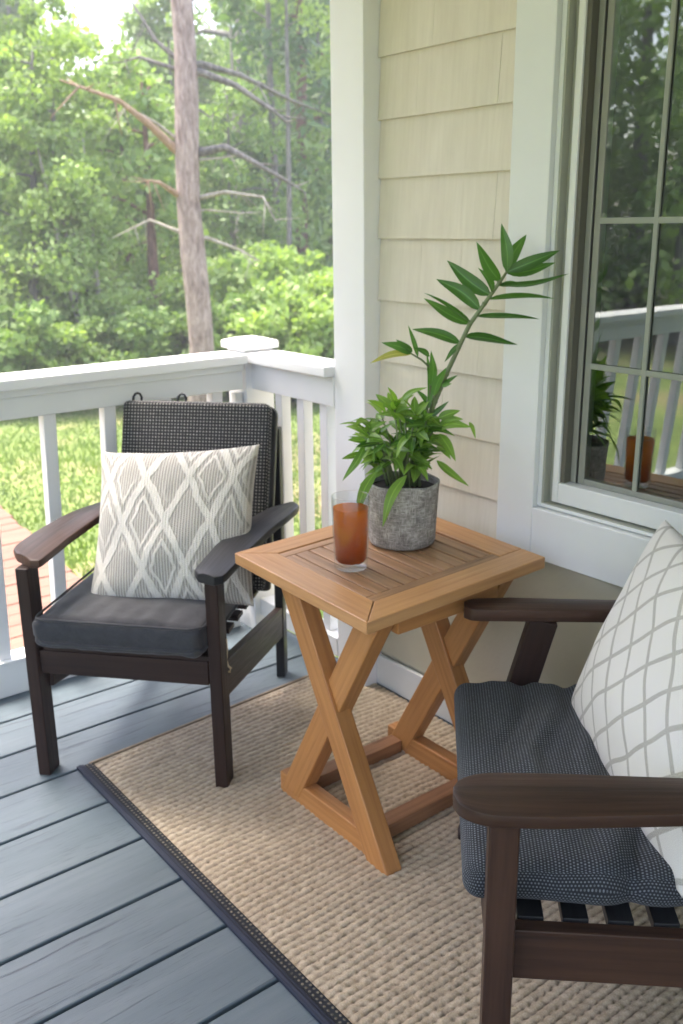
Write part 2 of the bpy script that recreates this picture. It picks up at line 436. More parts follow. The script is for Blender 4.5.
def mat_glass_pane():
    t = NT('window_glass')
    g = t.n('ShaderNodeBsdfGlossy'); g.inputs['Roughness'].default_value = .012; g.inputs['Color'].default_value = (.93, 1, .95, 1)
    tr = t.n('ShaderNodeBsdfTransparent'); tr.inputs['Color'].default_value = (.75, .8, .75, 1)
    f = t.n('ShaderNodeFresnel'); f.inputs['IOR'].default_value = 1.9
    mx = t.n('ShaderNodeMixShader')
    t.l(t.math('ADD', t.math('MULTIPLY', f.outputs[0], 1.1), .13), mx.inputs[0])
    t.l(tr.outputs[0], mx.inputs[1]); t.l(g.outputs[0], mx.inputs[2]); t.l(mx.outputs[0], t.out.inputs['Surface'])
    return t.m
M['pane'] = mat_glass_pane()

def mat_clear():
    t = NT('clear_tumbler')
    g = t.n('ShaderNodeBsdfGlossy'); g.inputs['Roughness'].default_value = .02
    tr = t.n('ShaderNodeBsdfTransparent'); tr.inputs['Color'].default_value = (.95, .97, .97, 1)
    f = t.n('ShaderNodeLayerWeight'); f.inputs['Blend'].default_value = .5
    mx = t.n('ShaderNodeMixShader'); t.l(t.math('ADD', t.math('MULTIPLY', t.math('POWER', f.outputs['Facing'], 3.5), .60), .04), mx.inputs[0])
    t.l(tr.outputs[0], mx.inputs[1]); t.l(g.outputs[0], mx.inputs[2]); t.l(mx.outputs[0], t.out.inputs['Surface'])
    return t.m
M['clear'] = mat_clear()
def mat_tea():
    t = NT('amber_tea'); b = t.bsdf((.62, .17, .018), .06)
    c = t.coord(); n = t.noise(c, 22, 3); s = t.n('ShaderNodeSeparateXYZ'); t.l(c, s.inputs[0])
    f = t.math('ADD', t.math('MULTIPLY', n, .35), t.math('MULTIPLY', s.outputs[2], 4.5))
    col = t.ramp(f, [(.25, (.50, .125, .006)), (.75, (.92, .40, .035))]); t.l(col, b.inputs['Base Color'])
    b.inputs['Transmission Weight'].default_value = 1; b.inputs['IOR'].default_value = 1.25; b.inputs['Roughness'].default_value = .12
    tr = t.n('ShaderNodeBsdfTranslucent'); t.l(col, tr.inputs[0]); mx = t.n('ShaderNodeMixShader'); mx.inputs[0].default_value = .62
    t.l(b.outputs[0], mx.inputs[1]); t.l(tr.outputs[0], mx.inputs[2]); t.l(mx.outputs[0], t.out.inputs['Surface'])
    return t.m
def mat_ice():
    t = NT('clear_base'); b = t.bsdf((1, 1, 1), .02); b.inputs['Transmission Weight'].default_value = 1; b.inputs['IOR'].default_value = 1.3; return t.m
M['ice'] = mat_ice()
M['tea'] = mat_tea()
M['foam'] = paint('melting_ice', (.80, .74, .66), .15, .1, .2)
M['cord'] = paint('cotton_cord', (.55, .45, .30), .8)

# ------------------------------------------------------------------ setting: deck, ground, walls
boards = MB()
PITCH = .2043; y = 2.366 + PITCH * 4 - PITCH
ys = [2.366 + PITCH * k for k in range(-36, 5)]
for k, y0 in enumerate(ys):
    y1 = y0 + PITCH - .0055
    if y0 > 3.10: continue
    boards.box(-1.35, 1.90, y0 + .0035, min(y1, 3.16) , -.03, 0.0, 0)
deck = boards.build('deck_floor', M['deck'], bevel=.0045, seg=3); tag(deck, 'blue grey painted wooden deck boards', 'deck', kind='structure')
under = MB(); under.box(-1.34, 1.95, -5.1, 3.14, -.5, -.034)
u_ = under.build('deck_base', M['gasket']); tag(u_, kind='structure')

gm = MB(); gm.add([(-150, -150, -.52), (150, -150, -.52), (150, 150, -.52), (-150, 150, -.52)], [(0, 1, 2, 3)])
g = gm.build('ground', M['ground']); tag(g, kind='structure')
WASHOUT_DENSITY = .0065

# plank walk on the lawn
wk = MB()
Yp = 3.22; k = 0
while Yp < 7.4:
    xe = 1.92 + (Yp - 4.3) * .085 + random.uniform(-.01, .01)
    segs = [-2.6, random.uniform(-.9, -.2), random.uniform(.5, 1.1), xe]
    for a, b in zip(segs[:-1], segs[1:]): wk.box(a + .004, b - .004, Yp + .004, Yp + .142, -.505, -.44 + random.uniform(-.002, .002), 0)
    Yp += .146
w = wk.build('plank_path', M['plank'], bevel=.004); tag(w, kind='structure')

XW = 1.9035
ce = MB(); ce.box(-1.15, 2.3, -6.5, 3.22, 2.80, 2.9)
c = ce.build('porch_ceiling', M['ceiling']); tag(c, kind='structure')

# house wall
wall = empty('house_wall', (XW, 0, 0)); tag(wall, 'cream shake sided house wall with white corner board, baseboard and window', 'wall')
def wfn(v): return (v[0] - XW, v[1], v[2])
WZ = [2.75, 2.60, 2.44, 2.28, 2.115, 1.951, 1.786, 1.628, 1.461, 1.282, 1.101, .925, .765, .60]
sd = MB(wfn)
YW0, YW1 = 1.64, 2.2205
random.seed(21)
for top, bot in zip(WZ[:-1], WZ[1:]):
    y = YW0
    while y < YW1 - .001:
        wd = random.choice((.12, .16, .2, .24, .3, .36)); y2 = min(y + wd, YW1)
        if YW1 - y2 < .05: y2 = YW1
        pr = random.uniform(-.0007, .0007)
        x_b = XW - .016 + pr; x_t = XW - .004 + pr
        yy0, yy1 = y + .0004, y2 - .0004
        P = [(x_b, yy0, bot), (x_b, yy1, bot), (x_t, yy1, top + .012), (x_t, yy0, top + .012), (XW + .004, yy0, bot), (XW + .004, yy1, bot), (XW + .004, yy1, top + .012), (XW + .004, yy0, top + .012)]
        F = [(0, 3, 2, 1), (4, 5, 6, 7), (0, 1, 5, 4), (3, 7, 6, 2), (1, 2, 6, 5), (0, 4, 7, 3)]
        sd.add(P, F); y = y2
siding = sd.build('siding', M['siding'], wall)
bk = MB(wfn)     # sheathing behind, opening left for the window
bk.box(XW + .002, XW + .12, 1.60, 2.220, .0, 2.80)
bk.box(XW + .001, XW + .119, -6.5, 1.60, 0, .70)
bk.box(XW + .001, XW + .119, -6.5, 1.60, 2.32, 2.80)
bk.box(XW + .001, XW + .119, -6.5, .05, .70, 2.32)
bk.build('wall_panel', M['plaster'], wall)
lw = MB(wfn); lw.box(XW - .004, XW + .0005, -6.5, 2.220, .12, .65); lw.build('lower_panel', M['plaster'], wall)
bb = MB(wfn); bb.box(XW - .020, XW - .0045, -6.5, 2.2205, .004, .112); bb.build('baseboard', M['base_white'], wall, bevel=.003)
cb = MB(wfn)
cb.box(1.835, 2.02, 2.221, 2.373, 0, 2.80, 2)
cb.build('corner_board', M['white'], wall, bevel=.004)
# wall round the corner (faces the lawn)
sw = MB(wfn); sw.box(2.02, 6.0, 2.23, 2.33, -.5, 3.4); sw.build('side_wall', M['siding'], wall)
# gable above the porch ceiling is not seen; upper wall
# window
XG = 1.935
win = MB(wfn)
def ring(mb, y0, y1, z0, z1, wl, x0, x1, wb=None, wt=None):
    """rectangular ring; wl jamb width, wb bottom width"""
    wb = wl if wb is None else wb; wt = wl if wt is None else wt
    mb.box(x0, x1, y1 - wl, y1, z0, z1, 2); mb.box(x0, x1, y0, y0 + wl, z0, z1, 2)
    mb.box(x0, x1, y0 + wl, y1 - wl, z0, z0 + wb, 1); mb.box(x0, x1, y0 + wl, y1 - wl, z1 - wt, z1, 1)
WY0 = .0
ring(win, WY0, 1.695, .640, 2.40, .125, 1.872, XW + .0, wb=.140, wt=.12)
window = win.build('window', M['white_warm'], wall, bevel=.003)
fr = MB(wfn)
ring(fr, WY0 + .127, 1.5695, .782, 2.278, .0135, 1.888, 1.99, wb=.010)
ring(fr, WY0 + .150, 1.5308, .800, 2.255, .0195, 1.899, 1.99, wb=.054)
fr.build('window_frame', M['white_warm'], window, bevel=.0025)
rc_ = MB(wfn)
ring(rc_, WY0 + .141, 1.5558, .7922, 2.268, .0065, 1.8895, 1.99, wb=.003)
ring(rc_, WY0 + .148, 1.5490, .7954, 2.262, .018, 1.914, 1.989, wb=.0045)
rc_.build('reveal_shade', M['recess'], window)  # added strips that carry the painted reveal shade
dk = MB(wfn); dk.box(1.905, 1.985, 1.4972, 1.5112, .8545, 2.23, 2)
dk.build('screen_frame', M['dark_frame'], window, bevel=.0015)
gy = MB(wfn)
gy.box(1.9285, 1.975, 1.4805, 1.4970, .8545, 2.23, 2)
gy.box(1.932, 1.975, 1.4575, 1.4760, .8545, 2.23, 2)
gy.box(1.932, 1.975, WY0 + .19, 1.4573, .8545, .870, 1)
gy.build('sash', M['grey_frame'], window, bevel=.002)
ga = MB(wfn); ga.box(1.931, 1.976, 1.4762, 1.4803, .8545, 2.23, 2); ga.build('gasket', M['gasket'], window)
gl = MB(wfn); gl.box(XG, XG + .004, WY0 + .18, 1.459, .853, 2.24); gl.build('glass', M['pane'], window)
mu = MB(wfn)
for yy in (1.303, .94, .58): mu.box(XG - .008, XG - .001, yy - .006, yy + .006, .871, 2.23, 2)
mu.box(XG - .0075, XG - .0015, WY0 + .19, 1.4565, 1.496, 1.510, 1)
mu.box(XG - .0075, XG - .0015, WY0 + .19, 1.4565, 1.152, 1.166, 1)
mu.build('muntin', M['muntin'], window, bevel=.0015)
# dim room behind the glass
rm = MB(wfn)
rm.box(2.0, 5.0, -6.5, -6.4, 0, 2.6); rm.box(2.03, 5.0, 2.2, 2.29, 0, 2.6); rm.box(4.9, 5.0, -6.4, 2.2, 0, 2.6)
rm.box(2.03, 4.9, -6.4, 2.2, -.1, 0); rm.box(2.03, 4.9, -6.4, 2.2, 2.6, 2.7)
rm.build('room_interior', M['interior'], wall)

# ------------------------------------------------------------------ railings
YR = 2.83
def railing_x():
    r = empty('porch_railing', (.3, YR + .05, 0)); tag(r, 'long white porch railing behind the slate cushioned armchair, running to the left', 'railing')
    f = lambda v: (v[0] - .3, v[1] - YR - .05, v[2])
    m = MB(f); m.box(-1.3, 1.788, YR - .03, YR + .125, 1.038, 1.072, 0); m.build('cap', M['white'], r, bevel=.005)
    m = MB(f); m.box(-1.3, 1.788, YR + .012, YR + .075, .945, 1.038, 0); m.box(-1.3, 1.788, YR - .0, YR + .087, 1.012, 1.037, 0); m.build('top_rail', M['white_warm'], r, bevel=.003)
    m = MB(f); m.box(-1.3, 1.788, YR + .10, YR + .17, .001, .115, 0); m.box(-1.3, 1.788, YR + .095, YR + .178, .1152, .128, 0); m.build('bottom_rail', M['white_warm'], r, bevel=.003)
    for k, x in enumerate([1.084 + .204 * q_ for q_ in range(-11, 4)]):
        m = MB(f); m.beam((x, YR + .055, .946), (x, YR + .135, .127), (1, 0, 0), .042, .042); m.build('baluster', M['white'], r, bevel=.003)
railing_x()
def railing_y():
    r = empty('porch_railing', (1.864, 2.62, 0)); tag(r, 'short white porch railing between the corner post and the house corner board', 'railing')
    f = lambda v: (v[0] - 1.9, v[1] - 2.62, v[2])
    m = MB(f); m.box(1.832, 1.975, 2.3735, 2.86, 1.038, 1.072, 1); m.build('cap', M['white'], r, bevel=.005)
    m = MB(f); m.box(1.868, 1.94, 2.3735, 2.86, .940, 1.038, 1); m.build('top_rail', M['white'], r, bevel=.003)
    m = MB(f); m.box(1.868, 1.94, 2.3735, 2.86, .06, .13, 1); m.build('bottom_rail', M['white'], r, bevel=.003)
    for yv in (2.715, 2.585, 2.455):
        m = MB(f); m.box(1.886, 1.926, yv - .020, yv + .020, .131, .939, 2); m.build('baluster', M['white'], r, bevel=.003)
railing_y()
post = empty('corner_post', (1.866, 2.905, 0)); tag(post, 'square white corner post with a low capped top where two railings meet', 'post')
m = MB(); m.box(-.060, .060, -.055, .065, 0, 1.080); m.build('shaft', M['white'], post, bevel=.004)
m = MB(); m.box(-.076, .076, -.072, .082, 1.080, 1.106)
P = [(-.076, -.072, 1.1062), (.076, -.072, 1.1062), (.076, .082, 1.1062), (-.076, .082, 1.1062), (-.035, -.03, 1.118), (.035, -.03, 1.118), (.035, .04, 1.118), (-.035, .04, 1.118)]
m.add(P, [(0, 3, 2, 1), (0, 1, 5, 4), (1, 2, 6, 5), (2, 3, 7, 6), (3, 0, 4, 7), (4, 5, 6, 7)])
m.build('cap', M['white'], post, bevel=.004)
m = MB(); m.box(-.094, -.0615, -.035, -.003, .14, .93); m.build('end_cleat', M['white_warm'], post, bevel=.003)

# ------------------------------------------------------------------ rug
def rug():
    r = empty('area_rug', (1.3, 1.2, 0)); tag(r, 'beige chunky woven jute rug with dark navy edge binding on the deck', 'rug')
    X0, X1 = .9145, 1.875; Yn, Yf = .15, 2.36; st = .0036
    nx = int((X1 - X0) / st); ny = int((Yf - Yn) / st)
    xs = np.linspace(X0, X1, nx); yv = np.linspace(Yn, Yf, ny)
    X, Y = np.meshgrid(xs, yv)
    # smooth random wander of the rows
    def sn(X, Y, a, b, ph): return np.sin(X * a + ph) * np.cos(Y * b + ph * 1.7)
    wob = .006 * sn(X, Y, 7, 3.1, .4) + .004 * sn(X, Y, 15, 9, 2.1)
    py = .0202; px_ = .0218
    rowc = (Y + wob) / py; row = np.floor(rowc); fy = rowc - row - .5
    rr = np.sin(row * 12.9898) * 43758.5453; rr = rr - np.floor(rr)
    xc = (X + .0035 * np.sin(Y * 31)) / px_ + rr * .9 + .5 * (row % 2); colm = np.floor(xc); fx = xc - colm - .5
    hh = np.sin(row * 78.233 + colm * 37.719) * 43758.5453; hh = hh - np.floor(hh)
    fxs = fx + fy * .55 * (1)          # slanted twist of each knot
    fxs = (fxs + .5) % 1 - .5
    d = np.sqrt((fxs * 1.55) ** 2 * .75 + (fy * 2.0) ** 2 * .95)
    prof = np.clip(1 - d ** 2.2, 0, 1) ** .6
    amp = .0070 * (.7 + .6 * hh)
    fade = np.clip((X - X0) / .02, 0, 1) * np.clip((Yf - Y) / .02, 0, 1)
    Z = .0020 + amp * .85 * prof * fade + .0005 * np.sin(X * 900 + Y * 400) * prof
    # plan: the far edge is a little askew
    Yw = Y + (X - .875) * .055 * np.clip((Y - 1.2) / 1.16, 0, 1)
    V = np.stack([X - 1.3, Yw - 1.2, Z], -1).reshape(-1, 3)
    i = np.arange(nx * ny).reshape(ny, nx)
    F = np.stack([i[:-1, :-1], i[:-1, 1:], i[1:, 1:], i[1:, :-1]], -1).reshape(-1, 4)
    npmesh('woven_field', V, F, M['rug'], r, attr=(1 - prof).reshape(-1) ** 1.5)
    f = lambda v: (v[0] - 1.3, v[1] + (v[0] - .875) * .055 - 1.2, v[2])
    b = MB(f); b.box(.926, 1.874, 2.352, 2.364, .0005, .0095, 0); b.box(.9255, 1.874, .151, 2.352, .0006, .0062, 1)
    f2 = lambda v: (v[0] - 1.3, v[1] - 1.2, v[2])
    b = MB(f2); b.box(.9152, 1.874, .14, 2.356, .0004, .0014, 1); b.build('backing', M['rugback'], r)
    b = MB(f2); b.tube([(.878, .14 + k * .1, .0065) for k in range(23)] + [(.878, 2.365, .0065)], .0065, 8)
    b.box(.868, .889, .14, 2.366, .001, .0105, 1)
    b.build('edge_binding', M['navy_tape'], r, bevel=.004, seg=3)
    # stitched strip: rows of little bars
    s2 = MB(f2); s2.box(.8895, .9150, .14, 2.362, .001, .0075, 1)
    s2.build('stitch_band', M['stitch'], r)
    e = MB(lambda v: (v[0] - 1.3, v[1] + (v[0] - .875) * .055 - 1.2, v[2])); e.box(.905, 1.875, 2.356, 2.366, .001, .009, 0); e.build('edge_binding', M['rugback'], r, bevel=.003)
M['rugback'] = fabric('rug_backing', (.16, .12, .08), (.34, .27, .19), 300, .95, .1)
def mat_stitch():
    t = NT('stitched_edge'); c = t.coord('UV'); s = t.n('ShaderNodeSeparateXYZ'); t.l(c, s.inputs[0])
    a = t.math('ABSOLUTE', t.math('SUBTRACT', t.math('FRACT', t.math('DIVIDE', s.outputs[0], .0125)), .5))
    b = t.math('ABSOLUTE', t.math('SUBTRACT', t.math('FRACT', t.math('DIVIDE', s.outputs[1], .0115)), .5))
    d = t.math('ADD', t.math('MULTIPLY', a, a), t.math('MULTIPLY', b, b))
    f = t.math('MULTIPLY', t.ramp(t.math('SQRT', d), [(.16, (1, 1, 1)), (.34, (0, 0, 0))]), t.ramp(t.noise(c, 90, 2), [(.35, (.25,) * 3), (.6, (1,) * 3)]))
    t.bsdf(t.mix(f, (.010, .013, .018), (.22, .19, .14)), .9, f, .8, .003); return t.m
M['stitch'] = mat_stitch()
rug()

# ------------------------------------------------------------------ soft shapes
def smooth01(x): x = np.clip(x, 0, 1); return x * x * (3 - 2 * x)
def rounded_box(sx, sy, sz, r, n=(60, 60, 8)):
    """dense rounded box (numpy); returns V (centred, z from 0), F, uv"""
    Vs = []; Fs = []; UVs = []; base = 0
    H = (sx / 2, sy / 2, sz / 2)
    for ax in range(3):
        a, b = [i for i in range(3) if i != ax]
        for sg in (-1, 1):
            na, nb = n[a], n[b]
            A, B = np.meshgrid(np.linspace(-1, 1, na + 1), np.linspace(-1, 1, nb + 1), indexing='ij')
            # push samples towards the rims so the rounding is well resolved
            A = np.sin(A * PI / 2) * .5 + A * .5; B = np.sin(B * PI / 2) * .5 + B * .5
            P = np.zeros(A.shape + (3,)); P[..., a] = A * H[a]; P[..., b] = B * H[b]; P[..., ax] = sg * H[ax]
            uv = np.stack([P[..., a] + ax * .013, P[..., b] + sg * .07], -1)
            inner = np.stack([np.clip(P[..., i], -H[i] + r, H[i] - r) for i in range(3)], -1)
            dv = P - inner; L = np.linalg.norm(dv, axis=-1, keepdims=True); L[L == 0] = 1
            P = inner + dv / L * r
            idx = base + np.arange(A.size).reshape(A.shape)
            F = np.stack([idx[:-1, :-1], idx[1:, :-1], idx[1:, 1:], idx[:-1, 1:]], -1).reshape(-1, 4)
            flip = (sg == 1) != (ax != 1)
            if flip: F = F[:, ::-1]
            Vs.append(P.reshape(-1, 3)); Fs.append(F); UVs.append(uv.reshape(-1, 2)); base += A.size
    return np.concatenate(Vs), np.concatenate(Fs), np.concatenate(UVs)

def weld(o, dist=.00012):
    m = o.modifiers.new('weld', 'WELD'); m.merge_threshold = dist

def fold_noise(V, sc, seed):
    out = np.empty(len(V))
    for i, v in enumerate(V): out[i] = mnoise.noise(Vector((v[0] * sc[0] + seed, v[1] * sc[1] - seed, v[2] * sc[2])))
    return out

def pillow_mesh(name, w, h, T, mat, parent, n=90, pinch=.07, seed=0, wr=.004, sag=.0):
    s = np.linspace(-1, 1, n + 1); A, B = np.meshgrid(s, s, indexing='ij')
    A = np.sin(A * PI / 2) * .35 + A * .65; B = np.sin(B * PI / 2) * .35 + B * .65
    X = A * w / 2 * (1 - pinch * (1 - B ** 2) * np.abs(A) ** 1.5); Y = B * h / 2 * (1 - pinch * (1 - A ** 2) * np.abs(B) ** 1.5)
    th = T / 2 * (np.clip((1 - A ** 2), 0, 1) ** .42) * (np.clip((1 - B ** 2), 0, 1) ** .42)
    uv = np.stack([(A + 1) / 2, (B + 1) / 2], -1).reshape(-1, 2)
    Vs = []; Fs = []
    for k, sg in enumerate((1, -1)):
        P = np.stack([X, Y, sg * th], -1).reshape(-1, 3)
        nz = fold_noise(P, (7, 7, 1), seed + k * 9) * wr * 1.6 + fold_noise(P, (19, 15, 1), seed + 3 + k) * wr * .6
        P[:, 2] += sg * nz * (th.reshape(-1) / (T / 2)) ** .8
        P[:, 2] -= sag * (P[:, 1] / (h / 2)) * (th.reshape(-1) / (T / 2)) * sg * -1
        idx = k * (n + 1) ** 2 + np.arange((n + 1) ** 2).reshape(n + 1, n + 1)
        F = np.stack([idx[:-1, :-1], idx[1:, :-1], idx[1:, 1:], idx[:-1, 1:]], -1).reshape(-1, 4)
        if sg < 0: F = F[:, ::-1]
        Vs.append(P); Fs.append(F)
    o = npmesh(name, np.concatenate(Vs), np.concatenate(Fs), mat, parent, uv=np.concatenate([uv, uv]))
    weld(o, .0002)
    return o

def frame_matrix(org, xdir, ydir):
    x = Vector(xdir).normalized(); y = Vector(ydir); y = (y - x * y.dot(x)).normalized(); z = x.cross(y)
    m = Matrix.Identity(4)
    for i, c in enumerate((x, y, z)):
        for j in range(3): m[j][i] = c[j]
    m.translation = Vector(org); return m

# ------------------------------------------------------------------ left armchair
a1 = math.radians(41.5)
W1 = Vector((math.cos(a1), math.sin(a1), 0)); U1 = Vector((W1.y, -W1.x, 0)); O1 = Vector((.9775, 2.1945, 0))
MC1 = frame_matrix(O1, U1, W1)
def arm_mesh(mb, inner, outer, ztop, thick, n=36, cut=0, rc=.034, k0=.55):
    """board between an inner and an outer edge curve, given at stations (y, x)"""
    ys_ = [p[0] for p in inner]
    def itp(tab, y): return float(np.interp(y, [p[0] for p in tab], [p[1] for p in tab]))
    y0, y1 = ys_[0], ys_[-1]; rows = []
    for i in range(n + 1):
        t = i / n; y = y0 + (y1 - y0) * t
        xi, xo = itp(inner, y), itp(outer, y)
        e = min(t, 1 - t) * (y1 - y0); w = abs(xo - xi) / 2; cx = (xi + xo) / 2
        if e < rc: k = math.sqrt(max(0, 1 - (1 - e / rc) ** 2)); w = w * (k0 + (1 - k0) * k)
        rows.append((y, cx, w * (1 if xo > xi else -1), itp(ztop, y)))
    K = 9; P = []; F = []; U = []
    sec = [(-1, -.5), (-.97, -.05), (-.8, 0), (-.3, .004), (.3, .004), (.8, 0), (.97, -.05), (1, -.5), (.96, -.95), (.75, -1), (-.75, -1), (-.96, -.95)]
    K = len(sec)
    for y, cx, w, z in rows:
        for a, b in sec: P.append((cx + a * w, y + cut * abs(cx + a * w - itp(inner, y)) * max(0, 1 - (y - y0) / .30), z + (b * thick if b <= 0 else b)))
    for i in range(n):
        for k in range(K):
            k2 = (k + 1) % K; F.append((i * K + k, i * K + k2, (i + 1) * K + k2, (i + 1) * K + k))
            ya, yb = rows[i][0], rows[i + 1][0]; xa = [sec[k][0] * .05 + k * .003, sec[k2][0] * .05 + k2 * .003]
            U.append([(ya, xa[0]), (ya, xa[1]), (yb, xa[1]), (yb, xa[0])])
    F.append(tuple(range(K))[::-1]); U.append([(sec[k][1] * .02, sec[k][0] * .05) for k in range(K)][::-1])
    F.append(tuple(n * K + k for k in range(K))); U.append([(sec[k][1] * .02, sec[k][0] * .05) for k in range(K)])
    if rows[0][2] < 0: F = [f[::-1] for f in F]; U = [u[::-1] for u in U]
    mb.add(P, F, U)

def left_chair():
    ch = empty('armchair', M=MC1)
    tag(ch, 'dark wooden armchair with slate grey seat cushion and black back pad, by the railing', 'armchair')
    for sg in (-1, 1):
        m = MB(); m.box(-.2965 if sg < 0 else .226, -.260 if sg < 0 else .262, -.012 if sg < 0 else .004, .050 if sg < 0 else .066, 0, .63, 2); m.build('leg', M['espresso'], ch, bevel=.004)
        m = MB(); m.beam((sg * .245, .715, 0), (sg * .245, .735, .875), (1, 0, 0), .03, .05, .03, .04); m.build('leg', M['black_wood'], ch, bevel=.004)
        m = MB(); x0, x1 = sorted((sg * .222, sg * .25)); xr = -.262 if sg < 0 else .244; m.beam((xr, .048, .312), (xr, .70, .205), (1, 0, 0), .026, .105); m.build('side_rail', M['espresso'], ch, bevel=.003)
    m = MB(); m.box(-.2595, .2255, .002, .028, .318, .388, 0); m.build('front_rail', M['espresso'], ch, bevel=.003)
    # arms
    zt = [(-.03, .655), (.15, .670), (.35, .675), (.5, .670), (.62, .660)]
    m = MB(); arm_mesh(m, [(-.028, .205), (.15, .214), (.3, .232), (.42, .250), (.52, .270), (.60, .300)], [(-.028, .296), (.02, .302), (.15, .318), (.3, .334), (.42, .350), (.52, .357), (.60, .352)], zt, .025, cut=-.42)
    m.build('arm', M['black_wood'], ch, smooth=False, bevel=.003)
    m = MB(); arm_mesh(m, [(-.028, -.222), (.15, -.214), (.35, -.208), (.60, -.206)], [(-.028, -.345), (.03, -.348), (.15, -.338), (.3, -.326), (.42, -.306), (.52, -.272), (.60, -.262)], zt, .025, cut=.72)
    m.build('arm', M['espresso_red'], ch, smooth=False, bevel=.003)
    # seat slats under the cushion
    for k in range(7):
        m = MB(); yv = .004 + k * .090; m.box(-.247, .230, yv, yv + .055, .389, .403, 0); m.build('seat_slat', M['espresso'], ch, bevel=.002)
    # seat cushion
    V, F, uv = rounded_box(.47, .60, .092, .026, (90, 100, 16))
    t = np.clip(1 - (V[:, 0] / .235) ** 2, 0, 1) * np.clip(1 - (V[:, 1] / .30) ** 2, 0, 1)
    up = V[:, 2] > 0
    V[:, 2] += np.where(up, .010, -.004) * t ** .5
    nz = fold_noise(V, (7, 5, 4), 2.3) * .004 + fold_noise(V, (26, 8, 20), 5.1) * .0060 * smooth01((-V[:, 1] - .1) / .12)
    V[:, 2] += nz * np.where(up, 1, .5); V[:, 1] += fold_noise(V, (22, 6, 12), 8.2) * .006 * (V[:, 1] < -.2)
    # piped seam groove round the side
    side = np.maximum(np.abs(V[:, 0]) / .215, np.abs(V[:, 1]) / .30)
    V[:, 1] += np.exp(-((V[:, 2] + .018) / .004) ** 2) * .006 * (V[:, 1] < -.27)
    front = smooth01((-V[:, 1] - .262) / .03) * smooth01((-V[:, 0] - .08) / .12)
    V[:, 0] -= front * .012
    V[:, 2] += .456; V[:, 1] += .262; V[:, 0] += -.012
    o = npmesh('seat_cushion', V, F, M['slate'], ch, uv=uv); weld(o)
    m = MB(); pts = []
    hx, hy, cr_ = .2365, .300, .034
    for cx_, cy_, a0_ in ((hx - cr_, -hy + cr_, -90), (hx - cr_, hy - cr_, 0), (-hx + cr_, hy - cr_, 90), (-hx + cr_, -hy + cr_, 180)):
        for k in range(6): a_ = math.radians(a0_ + k * 18); pts.append((cx_ - .012 + cr_ * math.cos(a_), cy_ + .262 + cr_ * math.sin(a_), .432 + .003 * math.sin(len(pts) * 1.3)))
    m.tube(pts + [pts[0]], .0042, 8, False); top_ = [(q[0], q[1] * 1.0, 0.4965 + .0025 * math.sin(i_ * .9)) for i_, q in enumerate(pts)]; m.tube(top_ + [top_[0]], .0036, 8, False); m.build('cushion_piping', M['slate'], ch, smooth=True)
    # tie cord on the near leg
    m = MB(); m.tube([(.247, .052, .452), (.262, .058, .43), (.262, .060, .40), (.259, .060, .37), (.262, .061, .352), (.270, .062, .345), (.266, .063, .333), (.256, .062, .336), (.257, .061, .35)], .0032, 8)
    m.build('tie_cord', M['cord'], ch, smooth=True)
    # back rest: pad leaning back, in a black frame
    bk_ = empty('tmp')
    bpy.data.objects.remove(bk_)
    p0 = Vector((.012, .50, .40)); p1 = Vector((.012, .672, .962)); up_ = (p1 - p0).normalized(); nrm = Vector((0, -up_.z, up_.y))
    def bfn(v): return tuple(p0 + Vector((v[0], 0, 0)) + up_ * v[1] + nrm * v[2])
    L = (p1 - p0).length
    V, F, uv = rounded_box(.492, L, .034, .016, (60, 70, 6))
    # round the upper corners in plan
    a = np.abs(V[:, 0]) - (.246 - .03); b = V[:, 1] - (L / 2 - .03); q = (a > 0) & (b > 0); dd = np.hypot(a, b); k = np.where(q & (dd > .03), .03 / np.maximum(dd, 1e-6), 1)
    V[:, 0] = np.where(q, np.sign(V[:, 0]) * ((.246 - .03) + a * k), V[:, 0]); V[:, 1] = np.where(q, (L / 2 - .03) + b * k, V[:, 1])
    V[:, 2] += .006 * np.clip(1 - (V[:, 0] / .246) ** 2, 0, 1) + .022
    V[:, 1] += L / 2
    V = np.array([bfn(v) for v in V]); o = npmesh('back_pad', V, F, M['weave_back'], ch, uv=uv); weld(o)
    V, F, uv = rounded_box(.508, L, .040, .014, (40, 50, 6))
    a = np.abs(V[:, 0]) - (.254 - .035); b = V[:, 1] - (L / 2 - .035); q = (a > 0) & (b > 0); dd = np.hypot(a, b); k = np.where(q & (dd > .035), .035 / np.maximum(dd, 1e-6), 1)
    V[:, 0] = np.where(q, np.sign(V[:, 0]) * ((.254 - .035) + a * k), V[:, 0]); V[:, 1] = np.where(q, (L / 2 - .035) + b * k, V[:, 1])
    V[:, 2] -= .018; V[:, 1] += L / 2 - .004
    V = np.array([bfn(v) for v in V]); o = npmesh('backrest', V, F, M['black_wood'], ch, uv=uv); weld(o)
    for x in (-.205, -.055):
        m = MB(bfn); m.tube([(x - .014, L - .012, .012), (x - .014, L + .012, .012), (x - .008, L + .022, .012), (x, L + .025, .012), (x + .008, L + .022, .012), (x + .014, L + .012, .012), (x + .014, L - .012, .012)], .004, 8)
        m.build('hanging_loop', M['black_wood'], ch, smooth=True)
    for z in (.50, .80):
        m = MB(); yv = .565 + (z - .5) * .31; m.box(-.229, .2295, yv + .035, yv + .058, z - .03, z + .03, 0); m.build('back_rail', M['black_wood'], ch, bevel=.002)
    return ch
left_chair()

def l2w(M4, p): return tuple(M4 @ Vector(p))
